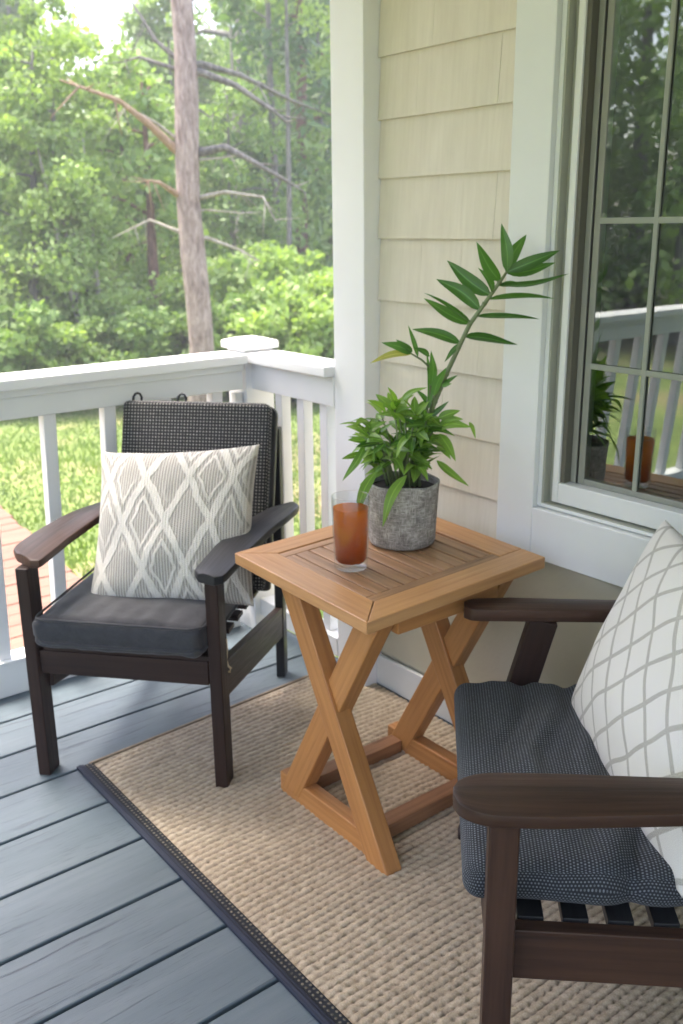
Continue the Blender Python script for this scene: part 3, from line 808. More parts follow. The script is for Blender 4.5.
# knitted pillow on the left chair
bc = MC1 @ Vector((.068, .140, .480)); tc = MC1 @ Vector((.046, .392, .876))
org = (bc + tc) / 2; up_ = (tc - bc)
pm = frame_matrix(org, U1 + Vector((0, 0, .0)), up_)
pl_ = empty('throw_pillow', M=pm)
bpy.data.objects.remove(pl_)
pil = pillow_mesh('throw_pillow', .485, .475, .165, M['knit'], None, seed=4, wr=.006, pinch=.075)
nrm = (pm @ Vector((0, 0, 1, 0))).xyz if False else Vector((pm[0][2], pm[1][2], pm[2][2]))
# keep its face towards the sitter (the -W side)
pil.matrix_world = pm @ Matrix.Rotation(math.radians(4.5), 4, 'Z')
tag(pil, 'cream and grey knitted pillow with diamond pattern on the slate cushioned chair', 'pillow')

# ------------------------------------------------------------------ right armchair
a2 = math.radians(-43.5)
W2 = Vector((math.cos(a2), math.sin(a2), 0)); X2 = Vector((W2.y, -W2.x, 0)); O2 = Vector((1.03, .94, 0))
MC2 = frame_matrix(O2, X2, W2)      # local x: towards the camera side (= -u), local y: towards the back
def right_chair():
    ch = empty('armchair', M=MC2)
    tag(ch, 'dark wooden armchair with dotted navy seat cushion, cut off by the right edge', 'armchair')
    m = MB(); m.box(.070, .118, .004, .052, 0, .6165, 2); m.build('leg', M['espresso_red'], ch, bevel=.004)
    m = MB(); m.beam((-.69, .022, 0), (-.69, .176, .612), (1, 0, 0), .045, .066); m.build('leg', M['espresso'], ch, bevel=.004)
    for x in (.08, -.70):
        m = MB(); m.beam((x, .462 if x > 0 else .41, 0), (x, .440 if x > 0 else .41, .611), (1, 0, 0), .04, .055); m.build('leg', M['espresso'], ch, bevel=.004)
    m = MB(); m.box(.058, .086, .0525, .43, .288, .386, 1); m.build('side_rail', M['espresso_red'], ch, bevel=.003)
    m = MB(); m.box(-.668, -.645, .11, .38, .286, .372, 1); m.build('side_rail', M['espresso'], ch, bevel=.003)
    m = MB(); m.box(-.66, .069, .012, .036, .286, .37, 0); m.build('front_rail', M['espresso'], ch, bevel=.003)
    for k in range(6):
        m = MB(); y0 = .062 + k * .074; m.box(-.655, .0575, y0, y0 + .043, .371, .391, 0); m.build('seat_slat', M['black_wood'], ch, bevel=.002)
    m = MB(); arm_mesh(m, [(-.052, .030), (.02, .022), (.1, .018), (.5, .014)], [(-.052, .138), (.02, .145), (.1, .142), (.3, .119), (.5, .106)], [(-.06, .643), (.5, .643)], .025, rc=.062, k0=.22, n=60)
    m.build('arm', M['espresso_red'], ch, bevel=.003)
    m = MB(); arm_mesh(m, [(-.01, -.655), (.2, -.664), (.43, -.672)], [(-.01, -.726), (.1, -.742), (.43, -.742)], [(-.01, .643), (.43, .643)], .032, rc=.04, k0=.35)
    m.build('arm', M['espresso_red'], ch, bevel=.003)
    # cushion
    sx, sy, sz = .700, .54, .070
    V, F, uv = rounded_box(sx, sy, sz, .032, (110, 90, 12))
    uv = np.round(uv, 6)
    t = np.clip(1 - (V[:, 0] / (sx / 2)) ** 2, 0, 1) * np.clip(1 - (V[:, 1] / (sy / 2)) ** 2, 0, 1)
    up = V[:, 2] > 0
    V[:, 2] += np.where(up, .016, -.001) * t ** .5
    # soft folds that run from front to back
    x = V[:, 0]; y = V[:, 1]
    wy = y + .030 * np.sin(x * 8 + 1) + .03 * fold_noise(V, (5, 3, 1), 1.0)
    f = (.0075 * np.sin(wy * 62 + .8) + .003 * np.sin(wy * 131 + x * 9)) * smooth01((.42 - x) / .3) * smooth01((y + .255) / .15) * np.where(up, 1, 0)
    near = smooth01((x - .17) / .12)
    f2 = -.018 * np.exp(-((y - .015 + (x - .33) * .25) / .018) ** 2) * near + .010 * np.exp(-((y + .035 + (x - .33) * .3) / .03) ** 2) * near - .010 * np.exp(-((y - .10 + (x - .33) * .5) / .016) ** 2) * near
    V[:, 2] += f * .8 + f2 * np.where(up, 1, .35)
    V[:, 0] += near * f2 * .8
    V[:, 2] += fold_noise(V, (8, 8, 6), 3.4) * .006
    V[:, 2] += .3935 + sz / 2; V[:, 1] += -.030 + sy / 2; V[:, 0] += -.660 + sx / 2
    o = npmesh('seat_cushion', V, F, M['weave'], ch, uv=uv); weld(o)
    pp = MB(); ppts = []
    for sxx, syy in ((-1, -1), (1, -1)): pass
    # back rest, beyond the right edge of the photograph
    for x in (-.56, -.02):
        m = MB(); m.beam((x, .455, .37), (x, .525, .93), (1, 0, 0), .035, .026); m.build('back_post', M['espresso'], ch, bevel=.003)
    for z in (.55, .72, .90):
        m = MB(); yv = .452 + (z - .37) * .125; m.box(-.54, -.04, yv - .008, yv + .010, z - .03, z + .03, 0); m.build('back_rail', M['espresso'], ch, bevel=.002)
right_chair()
# lattice pillow: stands on the seat and leans back
bc = MC2 @ Vector((-.285, .288, .452)); tc = MC2 @ Vector((-.285, .455, .862))
xd = (MC2 @ Vector((.035, .335, .452))) - (MC2 @ Vector((-.605, .240, .452)))
pm = frame_matrix((bc + tc) / 2, xd, tc - bc)
pil2 = pillow_mesh('throw_pillow', .64, .485, .17, M['lattice'], None, seed=14, wr=.004, pinch=.05)
pil2.matrix_world = pm
tag(pil2, 'white pillow with grey lattice lines leaning on the dotted navy cushion', 'pillow')

# ------------------------------------------------------------------ table
TQ = [(1.168, 1.408), (1.772, 1.436), (1.812, 2.012), (1.190, 1.966)]   # plan of the top: front, right, back, left
def tmap(s, t):
    a, b, c, d = [Vector(q) for q in TQ]
    return (a * (1 - s) + b * s) * (1 - t) + (d * (1 - s) + c * s) * t
def table():
    tb = empty('side_table', (1.48, 1.70, 0)); tag(tb, 'square oak side table with slatted top and crossed legs on the rug', 'table')
    f = lambda v: (v[0] - 1.48, v[1] - 1.70, v[2])
    def piece(name, s0, s1, t0, t1, z0, z1, mat, along='s', bev=.004, fn=f, parent=tb):
        m = MB(fn); q = [tmap(s0, t0), tmap(s1, t0), tmap(s1, t1), tmap(s0, t1)]
        if along == 't': q = [q[1], q[2], q[3], q[0]]
        m.quadprism(q, z0, z1); return m.build(name, mat, parent, bevel=bev, seg=3)
    w = .142; e = .0022
    def mit(pts, z0, z1):
        m = MB(f); m.quadprism([tmap(*q) for q in pts], z0, z1); m.build('frame_board', M['oak_top'], tb, bevel=.003, seg=3)
    g_ = .0003
    mit([(g_, 0), (1, 0), (1, w - e), (w + g_, w - e)], .670, .700)
    mit([(0, 1 - g_), (0, g_), (w - e, w), (w - e, 1 - w)], .670, .700)
    mit([(1, 1), (g_, 1), (w + g_, 1 - w + e), (1, 1 - w + e)], .670, .700)
    mit([(1, w + .0006), (1, 1 - w - .0006), (1 - w + e, 1 - w - .0006), (1 - w + e, w + .0006)], .670, .700)
    i0 = w + .0015; iw = .052
    piece('inner_board', i0, 1 - i0, i0, i0 + iw, .674, .6975, M['oak_slat'], 's', .0025)
    piece('inner_board', i0, 1 - i0, 1 - i0 - iw, 1 - i0, .674, .6975, M['oak_slat'], 's', .0025)
    piece('inner_board', i0, i0 + iw - .002, i0 + iw + .002, 1 - i0 - iw - .002, .674, .6977, M['oak_slat'], 't', .0025)
    a0 = i0 + iw + .001; a1_ = 1 - i0 - .002; n = 9; st = (a1_ - a0) / n
    for k in range(n):
        piece('top_slat', a0 + k * st + .0048, a0 + (k + 1) * st - .0048, i0 + iw + .002, 1 - i0 - iw - .002, .675, .6968 + random.uniform(-.0006, .0006), M['oak_slat'], 't', .002)
    # dark underside board so gaps read dark
    piece('under_board', w + .002, 1 - w - .002, w + .002, 1 - w - .002, .6695, .6735, M['oak'], 's', 0)
    # the two crossed frames
    for fx, nm in ((1.260, 0), (1.652, 1)):
        t = .050; zc = .36; sl = .545; yc = 1.672
        def leg(sgn, xo, wid, yoff=0):
            m = MB(f); zt, zb = .669, (.0 if sgn > 0 else .02)
            def yy(z): return yc + yoff + sgn * sl * (z - zc)
            h = wid / 2
            P = []; 
            for x in (fx + xo, fx + t + xo):
                P += [(x, yy(zb) - h, zb), (x, yy(zb) + h, zb), (x, yy(zt) + h, zt), (x, yy(zt) - h, zt)]
            F = [(0, 3, 2, 1), (4, 5, 6, 7), (0, 1, 5, 4), (2, 3, 7, 6), (1, 2, 6, 5), (0, 4, 7, 3)]
            o1 = random.random() * 9; o2 = random.random() * 9
            U = [[(P[k][2] * 1.14 + o1, (P[k][1] - sgn * sl * P[k][2]) + P[k][0] + o2) for k in ff] for ff in F]
            m.add(P, F, U); m.build('leg', M['oak'], tb, bevel=.004)
        leg(1, -.006, .078, .002); leg(-1, .004, .080, -.0)
        m = MB(f); m.box(fx + .006, fx + t - .002, 1.478, 1.905, .001, .064, 1); m.build('foot_rail', M['oak'], tb, bevel=.004)
        m = MB(f); m.box(fx + .010, fx + t - .004, 1.535, 1.845, .615, .669, 1) if False else None
    for y0 in (1.548, 1.835):
        m = MB(f); m.box(1.3135, 1.6545, y0, y0 + .048, .001, .044, 0); m.build('side_rail', M['oak_low'], tb, bevel=.003)
    for y0 in (1.476, 1.842):
        m = MB(f); m.box(1.3165, 1.646, y0, y0 + .026, .604, .669, 0); m.build('apron', M['oak'], tb, bevel=.003)
M['oak_low'] = wood('oak_low_rail', (.16, .068, .030), (.33, .165, .078), .45, 1, .2)
table()

# ------------------------------------------------------------------ tumbler of tea
def tumbler():
    g = empty('drinking_glass', (1.353, 1.692, .7002)); tag(g, 'tall clear tumbler of amber iced tea on the wooden table', 'glass')
    m = MB(); R0, R1, H = .0405, .0465, .182
    m.lathe([(.0001, .0), (R0 - .003, .0), (R0, .003), (R0 + .0012, .03), (R1, H - .002), (R1 - .0012, H), (R1 - .0024, H - .002), (R0 - .0018, .022), (R0 - .006, .0165), (.0001, .0155)], 64)
    m.build('glass_body', M['clear'], g, smooth=True)
    m = MB(); k = lambda z: (R0 - .0019) + (R1 - .0024 - R0 + .0018) * (z - .022) / (H - .024) - .0003
    m.lathe([(.0001, .0168), (R0 - .0085, .0172), (k(.024) - .001, .0235), (k(.08), .08), (k(.152), .152), (k(.153) - .004, .1525), (.0001, .1525)], 64)
    m.build('tea', M['tea'], g, smooth=True)
    m = MB()
    for i in range(0):
        a = i * 2.1 + .4; c = Vector((.018 * math.cos(a), .018 * math.sin(a), .146)); s = .012
        m.beam(c + Vector((-s, 0, -.006)), c + Vector((s, .004, .004)), (0, 1, .3), .022, .018)
tumbler()

# ------------------------------------------------------------------ potted plants
RP = Vector((.744, -.668, 0)); FP = Vector((.668, .744, 0))   # sideways and away, seen from the seat side
def pp(a, b, dpt=0): return RP * a + FP * dpt + Vector((0, 0, b))
def leaf_geo(base, tip, width, face, droop=.0, fold=.25, n=8, shape=.45):
    base = Vector(base); tip = Vector(tip); d = tip - base; L = d.length; dn = d.normalized()
    face = Vector(face); face = (face - dn * face.dot(dn))
    if face.length < 1e-4: face = Vector((0, 0, 1)).cross(dn)
    face.normalize(); side = dn.cross(face)
    P = []; UV = []
    for i in range(n + 1):
        t = i / n
        w = width / 2 * (math.sin(PI * min(1, t) ** (.75 if shape < .5 else 1)) ** .8) * (1 - .25 * t)
        if i == 0: w = width * .06
        if i == n: w = .0002
        c = base + d * t + face * (math.sin(PI * t) * L * droop) + side * (math.sin(PI * t * 1.3) * L * .05 * math.sin(L * 4000)) - Vector((0, 0, 1)) * (t ** 2.5) * 0
        for j, s in enumerate((-1, -.5, 0, .5, 1)):
            P.append(c + side * w * s + face * abs(s) * w * fold); UV.append((t, .5 + s * .5))
    F = []
    for i in range(n):
        for j in range(4): F.append((i * 5 + j, i * 5 + j + 1, (i + 1) * 5 + j + 1, (i + 1) * 5 + j))
    return P, F, UV
def leaves_obj(name, L, mat, parent):
    V = []; F = []; UV = []; T = []
    for (b, t, w, face, droop, tint) in L:
        P, f, uv = leaf_geo(b, t, w, face, droop); n = len(V)
        V += [tuple(p) for p in P]; F += [[n + k for k in q] for q in f]; UV += uv; T += [tint] * len(P)
    return npmesh(name, np.array(V), np.array(F), mat, parent, uv=np.array(UV), attr=np.array(T))

def plant():
    pt = empty('potted_plant', (1.581, 1.76, .7002)); tag(pt, 'grey fabric pot with a leaning leafy cane and a bushy green plant, on the table', 'potted plant')
    # pot
    m = MB(); n = 64; prof = [(.0001, 0), (.080, 0), (.0855, .004), (.0875, .012), (.089, .06), (.0915, .12), (.0935, .150), (.0955, .162), (.0950, .168), (.0915, .1675), (.0895, .155), (.0885, .14)]
    m.lathe(prof, 64)
    m.v = [(x * (1 + .012 * math.sin(3 * math.atan2(y, x) + z * 30)), y * (1 + .012 * math.sin(2 * math.atan2(y, x) + 1 + z * 22)), z + (.0018 * math.sin(5 * math.atan2(y, x)) if z > .14 else 0)) for x, y, z in m.v]
    pot = m.build('pot', M['burlap'], pt, smooth=True)
    m = MB(); m.lathe([(.0001, .150), (.04, .153), (.0885, .147)], 40); m.build('soil', M['soil'], pot, smooth=True)
    random.seed(5)
    # tall cane
    st = [(.030, .148, .0), (.044, .246, 0), (.058, .314, 0), (.079, .371, 0), (.106, .44, 0), (.135, .505, 0), (.161, .563, 0), (.196, .613, 0), (.230, .663, 0), (.247, .688, 0)]
    m = MB(); m.tube([pp(*s) for s in st], [.0085, .0078, .0070, .0066, .0063, .0060, .0056, .0052, .0045, .003], 12)
    for s in st[2:-1]: m.tube([pp(s[0] - .001, s[1] - .002), pp(s[0] + .001, s[1] + .003)], .0078 if s[1] < .5 else .0066, 12)
    m.tube([pp(.058, .29), pp(.080, .40, -.01), pp(.070, .455, -.01), pp(.045, .478, -.015), pp(.018, .495, -.02)], [.004, .0035, .003, .0028, .0022], 8)
    m.tube([pp(.035, .148), pp(.045, .25, -.012), pp(.060, .36, -.012), pp(.068, .42, -.012)], [.006, .005, .004, .003], 8)
    m.build('cane', M['stem'], pt, smooth=True)
    back = -FP       # towards the viewer
    def jf(k=.5): return back + Vector((0, 0, k)) + Vector((random.uniform(-.3, .3), random.uniform(-.3, .3), random.uniform(-.2, .2)))
    Tl = [((.236, .70), (.234, .800), .033, -.2, 0), ((.240, .690), (.291, .775), .034, .15, .01), ((.223, .672), (.166, .757), .034, -.2, -.02),
          ((.252, .683), (.373, .735), .034, .2, .0), ((.254, .678), (.362, .705), .034, .7, -.03), ((.238, .651), (.397, .679), .026, 1.6, 0),
          ((.218, .611), (.362, .622), .028, 1.8, .02), ((.190, .573), (.326, .574), .027, 1.8, -.01), ((.164, .53), (.281, .516), .031, 1.0, .02),
          ((.205, .637), (.102, .712), .041, .1, -.01), ((.179, .601), (.082, .674), .038, .1, .02), ((.159, .562), (.047, .621), .032, .6, -.02),
          ((.150, .575), (.047, .638), .020, 1.4, .03), ((.139, .517), (.021, .549), .031, .6, -.01), ((.139, .514), (.100, .474), .014, .3, 0), ((.064, .485), (.026, .514), .016, .3, -.03)]
    # the far/near sides of the two ranks
    L = []
    def tostem(b):
        best = None
        for (a, c) in zip(st[:-1], st[1:]):
            for q in range(11):
                x = a[0] + (c[0] - a[0]) * q / 10; z = a[1] + (c[1] - a[1]) * q / 10; e = math.hypot(x - b[0], z - b[1])
                if best is None or e < best[0]: best = (e, x, z)
        return (best[1], best[2]) if best[0] < .035 else b
    for (b, t, w, fz, dp) in Tl:
        b = tostem(b)
        dd = random.uniform(-.045, .045)
        L.append((pp(*b, 0), pp(*t, dd), w, back + Vector((0, 0, fz)), random.uniform(-.05, .09), random.uniform(.25, .75)))
    Sl = [((.018, .495), (-.053, .528), .026), ((.021, .499), (-.019, .53), .02), ((.035, .487), (.011, .562), .014), ((.068, .415), (.07, .505), .022),
          ((.064, .358), (.06, .496), .017), ((.076, .39), (.102, .465), .024), ((.094, .415), (.118, .423), .014)]
    for (b, t, w) in Sl:
        L.append((pp(*b, -.018), pp(*t, -.018 + random.uniform(-.03, .03)), w, jf(.3), random.uniform(-.05, .1), random.uniform(.5, .95)))
    for (a, z, tx, tz, w) in ((.062, .33, .115, .372, .016), (.070, .355, .030, .402, .016), (.092, .41, .135, .440, .014), (.050, .29, -.005, .345, .017), (.230, .655, .300, .655, .018), (.215, .64, .175, .70, .022)):
        L.append((pp(a, z), pp(tx, tz, random.uniform(-.05, .04)), w, jf(.4), random.uniform(0, .15), random.uniform(.3, .9)))
    leaves_obj('cane_leaves', L, M['leaf_dark'], pt)
    leaves_obj('yellow_leaf', [(pp(.018, .493, -.018), pp(-.084, .476, -.03), .022, back + Vector((0, 0, .8)), .06, .6)], M['leaf_yellow'], pt)
    # bushy plant
    Bl = [((.087, .335), (.142, .354), .027), ((.085, .306), (.169, .324), .032), ((.165, .325), (.180, .290), .012), ((.091, .295), (.131, .235), .028), ((.086, .263), (.12, .24), .022), ((.086, .226), (.164, .171), .024),
          ((-.043, .351), (-.088, .388), .027), ((-.016, .366), (-.039, .419), .026), ((-.008, .375), (.058, .416), .020), ((-.085, .323), (-.122, .329), .024), ((-.097, .278), (-.138, .281), .022),
          ((-.103, .244), (-.154, .235), .021), ((-.097, .265), (-.149, .179), .022), ((-.067, .207), (-.122, .102), .029), ((.009, .198), (-.054, .083), .031), ((.005, .29), (-.021, .21), .040), ((.052, .324), (.075, .363), .021)]
    L = []
    for (b, t, w) in Bl:
        dr = t[1] < .12
        L.append((pp(*b, -.075 if dr else -.03), pp(*t, random.uniform(-.135, -.125) if dr else random.uniform(-.10, -.03)), w, jf(.7), random.uniform(0, .16), random.uniform(.3, .9)))
    m = MB()
    for (tx, tz, k_) in ((-.022, .362, 9), (.088, .322, 4), (-.09, .30, 5), (.03, .345, 6)):
        m.tube([pp(tx * .2, .148), pp(tx * .5, .25, -.02), pp(tx, tz, -.03)], [.0034, .003, .002], 6)
        for q in range(k_):
            aa = q * 2.4 + tx * 30; el = random.uniform(.1, .9); ln = random.uniform(.05, .075); b0 = pp(tx, tz - .004 * q, -.03)
            dv = Vector((math.cos(aa) * math.cos(el), math.sin(aa) * math.cos(el), math.sin(el)))
            L.append((b0, b0 + dv * ln, ln * random.uniform(.36, .46), Vector((0, 0, 1)) + back * .6, random.uniform(0, .14), random.uniform(.5, 1)))
    for i in range(24):       # stems
        a = random.uniform(0, 2 * PI); r0 = random.uniform(.0, .05); r1 = random.uniform(.03, .10); h = random.uniform(.24, .385)
        b0 = Vector((r0 * math.cos(a), r0 * math.sin(a), .148)) ; cx = RP * -.025
        b1 = Vector((r1 * math.cos(a), r1 * math.sin(a), h - r1 * .5)) + cx
        mid = (b0 + b1) / 2 + Vector((0, 0, .03)); m.tube([b0, mid, b1], [.0032, .0028, .0018], 6)
        nl = random.randint(6, 9)
        for k in range(nl):
            t = .35 + .65 * (k + 1) / nl; p = b0 * (1 - t) ** 2 + mid * 2 * t * (1 - t) + b1 * t * t
            aa = a + random.uniform(-1.5, 1.5) if t < .9 else random.uniform(0, 2 * PI)
            el = random.uniform(-.5, .65); ln = random.uniform(.055, .095)
            dv = Vector((math.cos(aa) * math.cos(el), math.sin(aa) * math.cos(el), math.sin(el)))
            L.append((p, p + dv * ln, ln * random.uniform(.26, .44), Vector((random.uniform(-.5, .5), random.uniform(-.5, .5), 1)) + back * .4, random.uniform(-.06, .26), random.uniform(0, 1)))
    m.build('bush_stems', M['stem'], pt, smooth=True)
    leaves_obj('bush_leaves', L, M['leaf_light'], pt)
plant()

# ------------------------------------------------------------------ trees and shrubs
CAMR = ((0.7851509810107784, -0.6192096380834703, -0.010833333852055272), (-0.18838753097536703, -0.2221364380209255, -0.9566428492788627), (0.5899559942833172, 0.7531499366048657, -0.2910620171050652))
FPX = 942.829
GZ = -.52
def bearing(x, y=225):
    u = (x - 341.5) / FPX; v = (y - 512) / FPX
    d = [CAMR[0][i] * u + CAMR[1][i] * v + CAMR[2][i] for i in range(3)]
    h = math.hypot(d[0], d[1]); return d[0] / h, d[1] / h, d[2] / h
def at(x, D, z=GZ):
    d = bearing(x); return Vector((d[0] * D, d[1] * D, z))
def az_at(deg, D):      # degrees from +Y towards +X
    a = math.radians(deg); return Vector((math.sin(a) * D, math.cos(a) * D, GZ))

def leaf_cloud(centers, radii, per, size, rng, flat=.8, elong=1.6, tintspread=.5):
    """little diamond faces spread through many clumps"""
    centers = np.array(centers); radii = np.array(radii); N = len(centers) * per
    c = np.repeat(centers, per, 0); r = np.repeat(radii, per)
    d = rng.normal(size=(N, 3)); d /= np.linalg.norm(d, axis=1, keepdims=True)
    rad = rng.random(N) ** .5
    p = c + d * (rad * r)[:, None] * np.array([1, 1, flat])
    a = rng.normal(size=(N, 3)); a /= np.linalg.norm(a, axis=1, keepdims=True)
    b = np.cross(a, rng.normal(size=(N, 3))); b /= np.linalg.norm(b, axis=1, keepdims=True)
    s = size * rng.uniform(.6, 1.3, N)[:, None]
    V = np.stack([p - a * s * elong / 2, p + b * s / 2, p + a * s * elong / 2, p - b * s / 2], 1).reshape(-1, 3)
    F = np.arange(N * 4).reshape(N, 4)
    ct = rng.random(len(centers)) * tintspread + (1 - tintspread) / 2
    T = np.repeat(np.clip(np.repeat(ct, per) + rng.normal(size=N) * .15, 0, 1), 4)
    return V, F, T

def make_tree(name, pos, H, spread, base_h, mat, barkm, seed, label, cat='tree', group=None, trunk_r=.08, clumps=60, per=80, size=.085, lean=(0, 0), cr=.45, stems=1, flat=.8, taper=.55, elong=1.6):
    rng = np.random.default_rng(seed); rd = random.Random(seed)
    t = empty(name, tuple(pos)); tag(t, label, cat, group)
    m = MB()
    C = []; R = []
    for s in range(stems):
        ox, oy = (rd.uniform(-.15, .15), rd.uniform(-.15, .15)) if stems > 1 else (0, 0)
        lx, ly = lean[0] + (rd.uniform(-.6, .6) if stems > 1 else 0), lean[1] + (rd.uniform(-.6, .6) if stems > 1 else 0)
        pts = []; n = 7
        for i in range(n + 1):
            q = i / n; pts.append((ox + lx * q + rd.uniform(-.03, .03) * H * .1, oy + ly * q + rd.uniform(-.03, .03) * H * .1, H * .97 * q))
        m.tube(pts, [trunk_r * (1 - .85 * i / n) for i in range(n + 1)], 8)
        nb = max(4, clumps // (2 * stems))
        for b in range(nb):
            q = (base_h + (H - base_h) * (b + rd.random() * .7) / nb) / H; q = min(q, .98)
            k = q * n; i0 = min(int(k), n - 1); ff = k - i0
            p0 = Vector(pts[i0]) * (1 - ff) + Vector(pts[i0 + 1]) * ff
            a = b * 2.4 + rd.random(); rel = (q * H - base_h) / max(.1, H - base_h)
            rr = spread * (1 - rel ** 1.3 * taper) * (.45 + .55 * rd.random()) * (min(1, .55 + rel * 2))
            p1 = p0 + Vector((math.cos(a) * rr, math.sin(a) * rr, rr * rd.uniform(-.1, .5)))
            m.tube([p0, (p0 + p1) / 2 + Vector((0, 0, rr * .08)), p1], [trunk_r * .28 * (1 - rel * .5), trunk_r * .18, trunk_r * .06], 5, False)
            for f in (.55, 1.0):
                c = p0 + (p1 - p0) * f + Vector((rd.uniform(-.2, .2), rd.uniform(-.2, .2), rd.uniform(-.15, .2))) * spread * .5
                C.append(c); R.append(cr * rd.uniform(.6, 1.25) * (1 - .35 * rel))
    m.build('trunk', barkm, t, smooth=True)
    V, F, T = leaf_cloud([tuple(c) for c in C], R, per, size, rng, flat, elong)
    npmesh('crown', V, F, mat, t, smooth=False, attr=T)
    return t
def copy_tree(src, pos, rz, sc, label, group=None):
    o = src.copy(); COL.objects.link(o); o.location = pos; o.rotation_euler = (0, 0, rz); o.scale = (sc[0], sc[0], sc[1])
    o['label'] = label
    if group: o['group'] = group
    for c in list(src.children):
        d = c.copy(); COL.objects.link(d); d.parent = o
    return o

# big pine with dead limbs
def pine():
    D = 9.6; p = at(192.5, D); t = empty('pine_tree', tuple(p)); tag(t, 'tall bare pine trunk with dead side limbs, nearest the railing', 'tree')
    h = Vector((p.x, p.y, 0)).normalized(); r = Vector((h.y, -h.x, 0))
    def q(x, y, dd=0):
        u = (x - 341.5) / FPX; v = (y - 512) / FPX
        d = Vector([CAMR[0][i] * u + CAMR[1][i] * v + CAMR[2][i] for i in range(3)])
        tt = (D + dd) / (d.x * h.x + d.y * h.y); P = Vector((0, 0, 1.5)) + d * tt
        return P - p
    m = MB(); pts = []; rad = []
    for i in range(26):
        z = i * .45; pts.append((.02 * math.sin(i * .9), .02 * math.cos(i * 1.3), z)); rad.append(.135 * (1 - z / 16) * (1 + .05 * math.sin(i * 2.1)) + (.05 if i == 0 else 0))
    m.tube(pts, rad, 16); m.build('trunk', M['bark_pine'], t, smooth=True)
    br = [([(200, 64), (240, 75), (290, 100), (330, 115)], .035, M['bark_grey'], .3), ([(200, 72), (235, 85), (275, 112), (292, 127)], .04, M['bark_grey'], -.4),
          ([(203, 152), (225, 147), (250, 160), (285, 180), (306, 193)], .045, M['bark_grey'], -.3), ([(203, 197), (225, 192), (263, 197), (276, 222)], .026, M['bark_light'], -.6),
          ([(207, 238), (240, 250), (262, 262)], .022, M['bark_light'], .2), ([(176, 150), (150, 125), (118, 100), (60, 80)], .045, M['bark_tan'], -.5), ([(178, 140), (155, 122), (110, 98)], .02, M['bark_light'], -.2),
          ([(178, 195), (160, 183), (147, 180)], .032, M['bark_tan'], -.7), ([(178, 60), (155, 40), (140, 15), (120, -15)], .028, M['bark_grey'], .2),
          ([(172, 68), (140, 57), (118, 63)], .024, M['bark_grey'], .5), ([(180, 232), (150, 220), (112, 238)], .022, M['bark_light'], .1),
          ([(200, 110), (210, 117), (216, 112)], .014, M['bark_grey'], 0), ([(196, 160), (222, 158), (235, 155)], .014, M['bark_light'], -.3), ([(205, 210), (240, 213), (262, 212)], .011, M['bark_light'], .4)]
    for pts, rr, mt, dd in br:
        P = [q(x, y, dd * i / (len(pts) - 1)) for i, (x, y) in enumerate(pts)]
        m = MB(); n = len(P); m.tube([q(187, pts[0][1] + 2)] + P, [rr] + [rr * (1 - .8 * i / (n - 1)) for i in range(n)], 8)
        # a few twigs
        rd = random.Random(int(pts[0][1]))
        for k in range(5):
            f = rd.uniform(.4, 1) * (n - 1); i0 = min(int(f), n - 2); c = P[i0].lerp(P[i0 + 1], f - i0)
            e = c + r * rd.uniform(-.1, .3) * (1 if pts[-1][0] > 198 else -1) + Vector((0, 0, rd.uniform(-.35, .1))) + h * rd.uniform(-.2, .2); m.tube([c, e], [rr * .25, rr * .06], 5)
        m.build('dead_limb', mt, t, smooth=True)
    rng = np.random.default_rng(3); rd = random.Random(8); C = []; R = []
    for k in range(46):
        a = k * 2.4; z = 7.2 + k * .11; rr = rd.uniform(.5, 2.4); C.append((math.cos(a) * rr, math.sin(a) * rr, z)); R.append(.6)
    V, F, T = leaf_cloud(C, R, 90, .05, rng, .6, 4.5); npmesh('crown', V, F, M['tree_dark'], t, smooth=False, attr=T)
M['bark_light'] = bark('pale_dead_wood', (.26, .24, .19), (.48, .45, .38)); M['bark_tan'] = bark('tan_dead_wood', (.28, .18, .11), (.46, .33, .23))
pine()

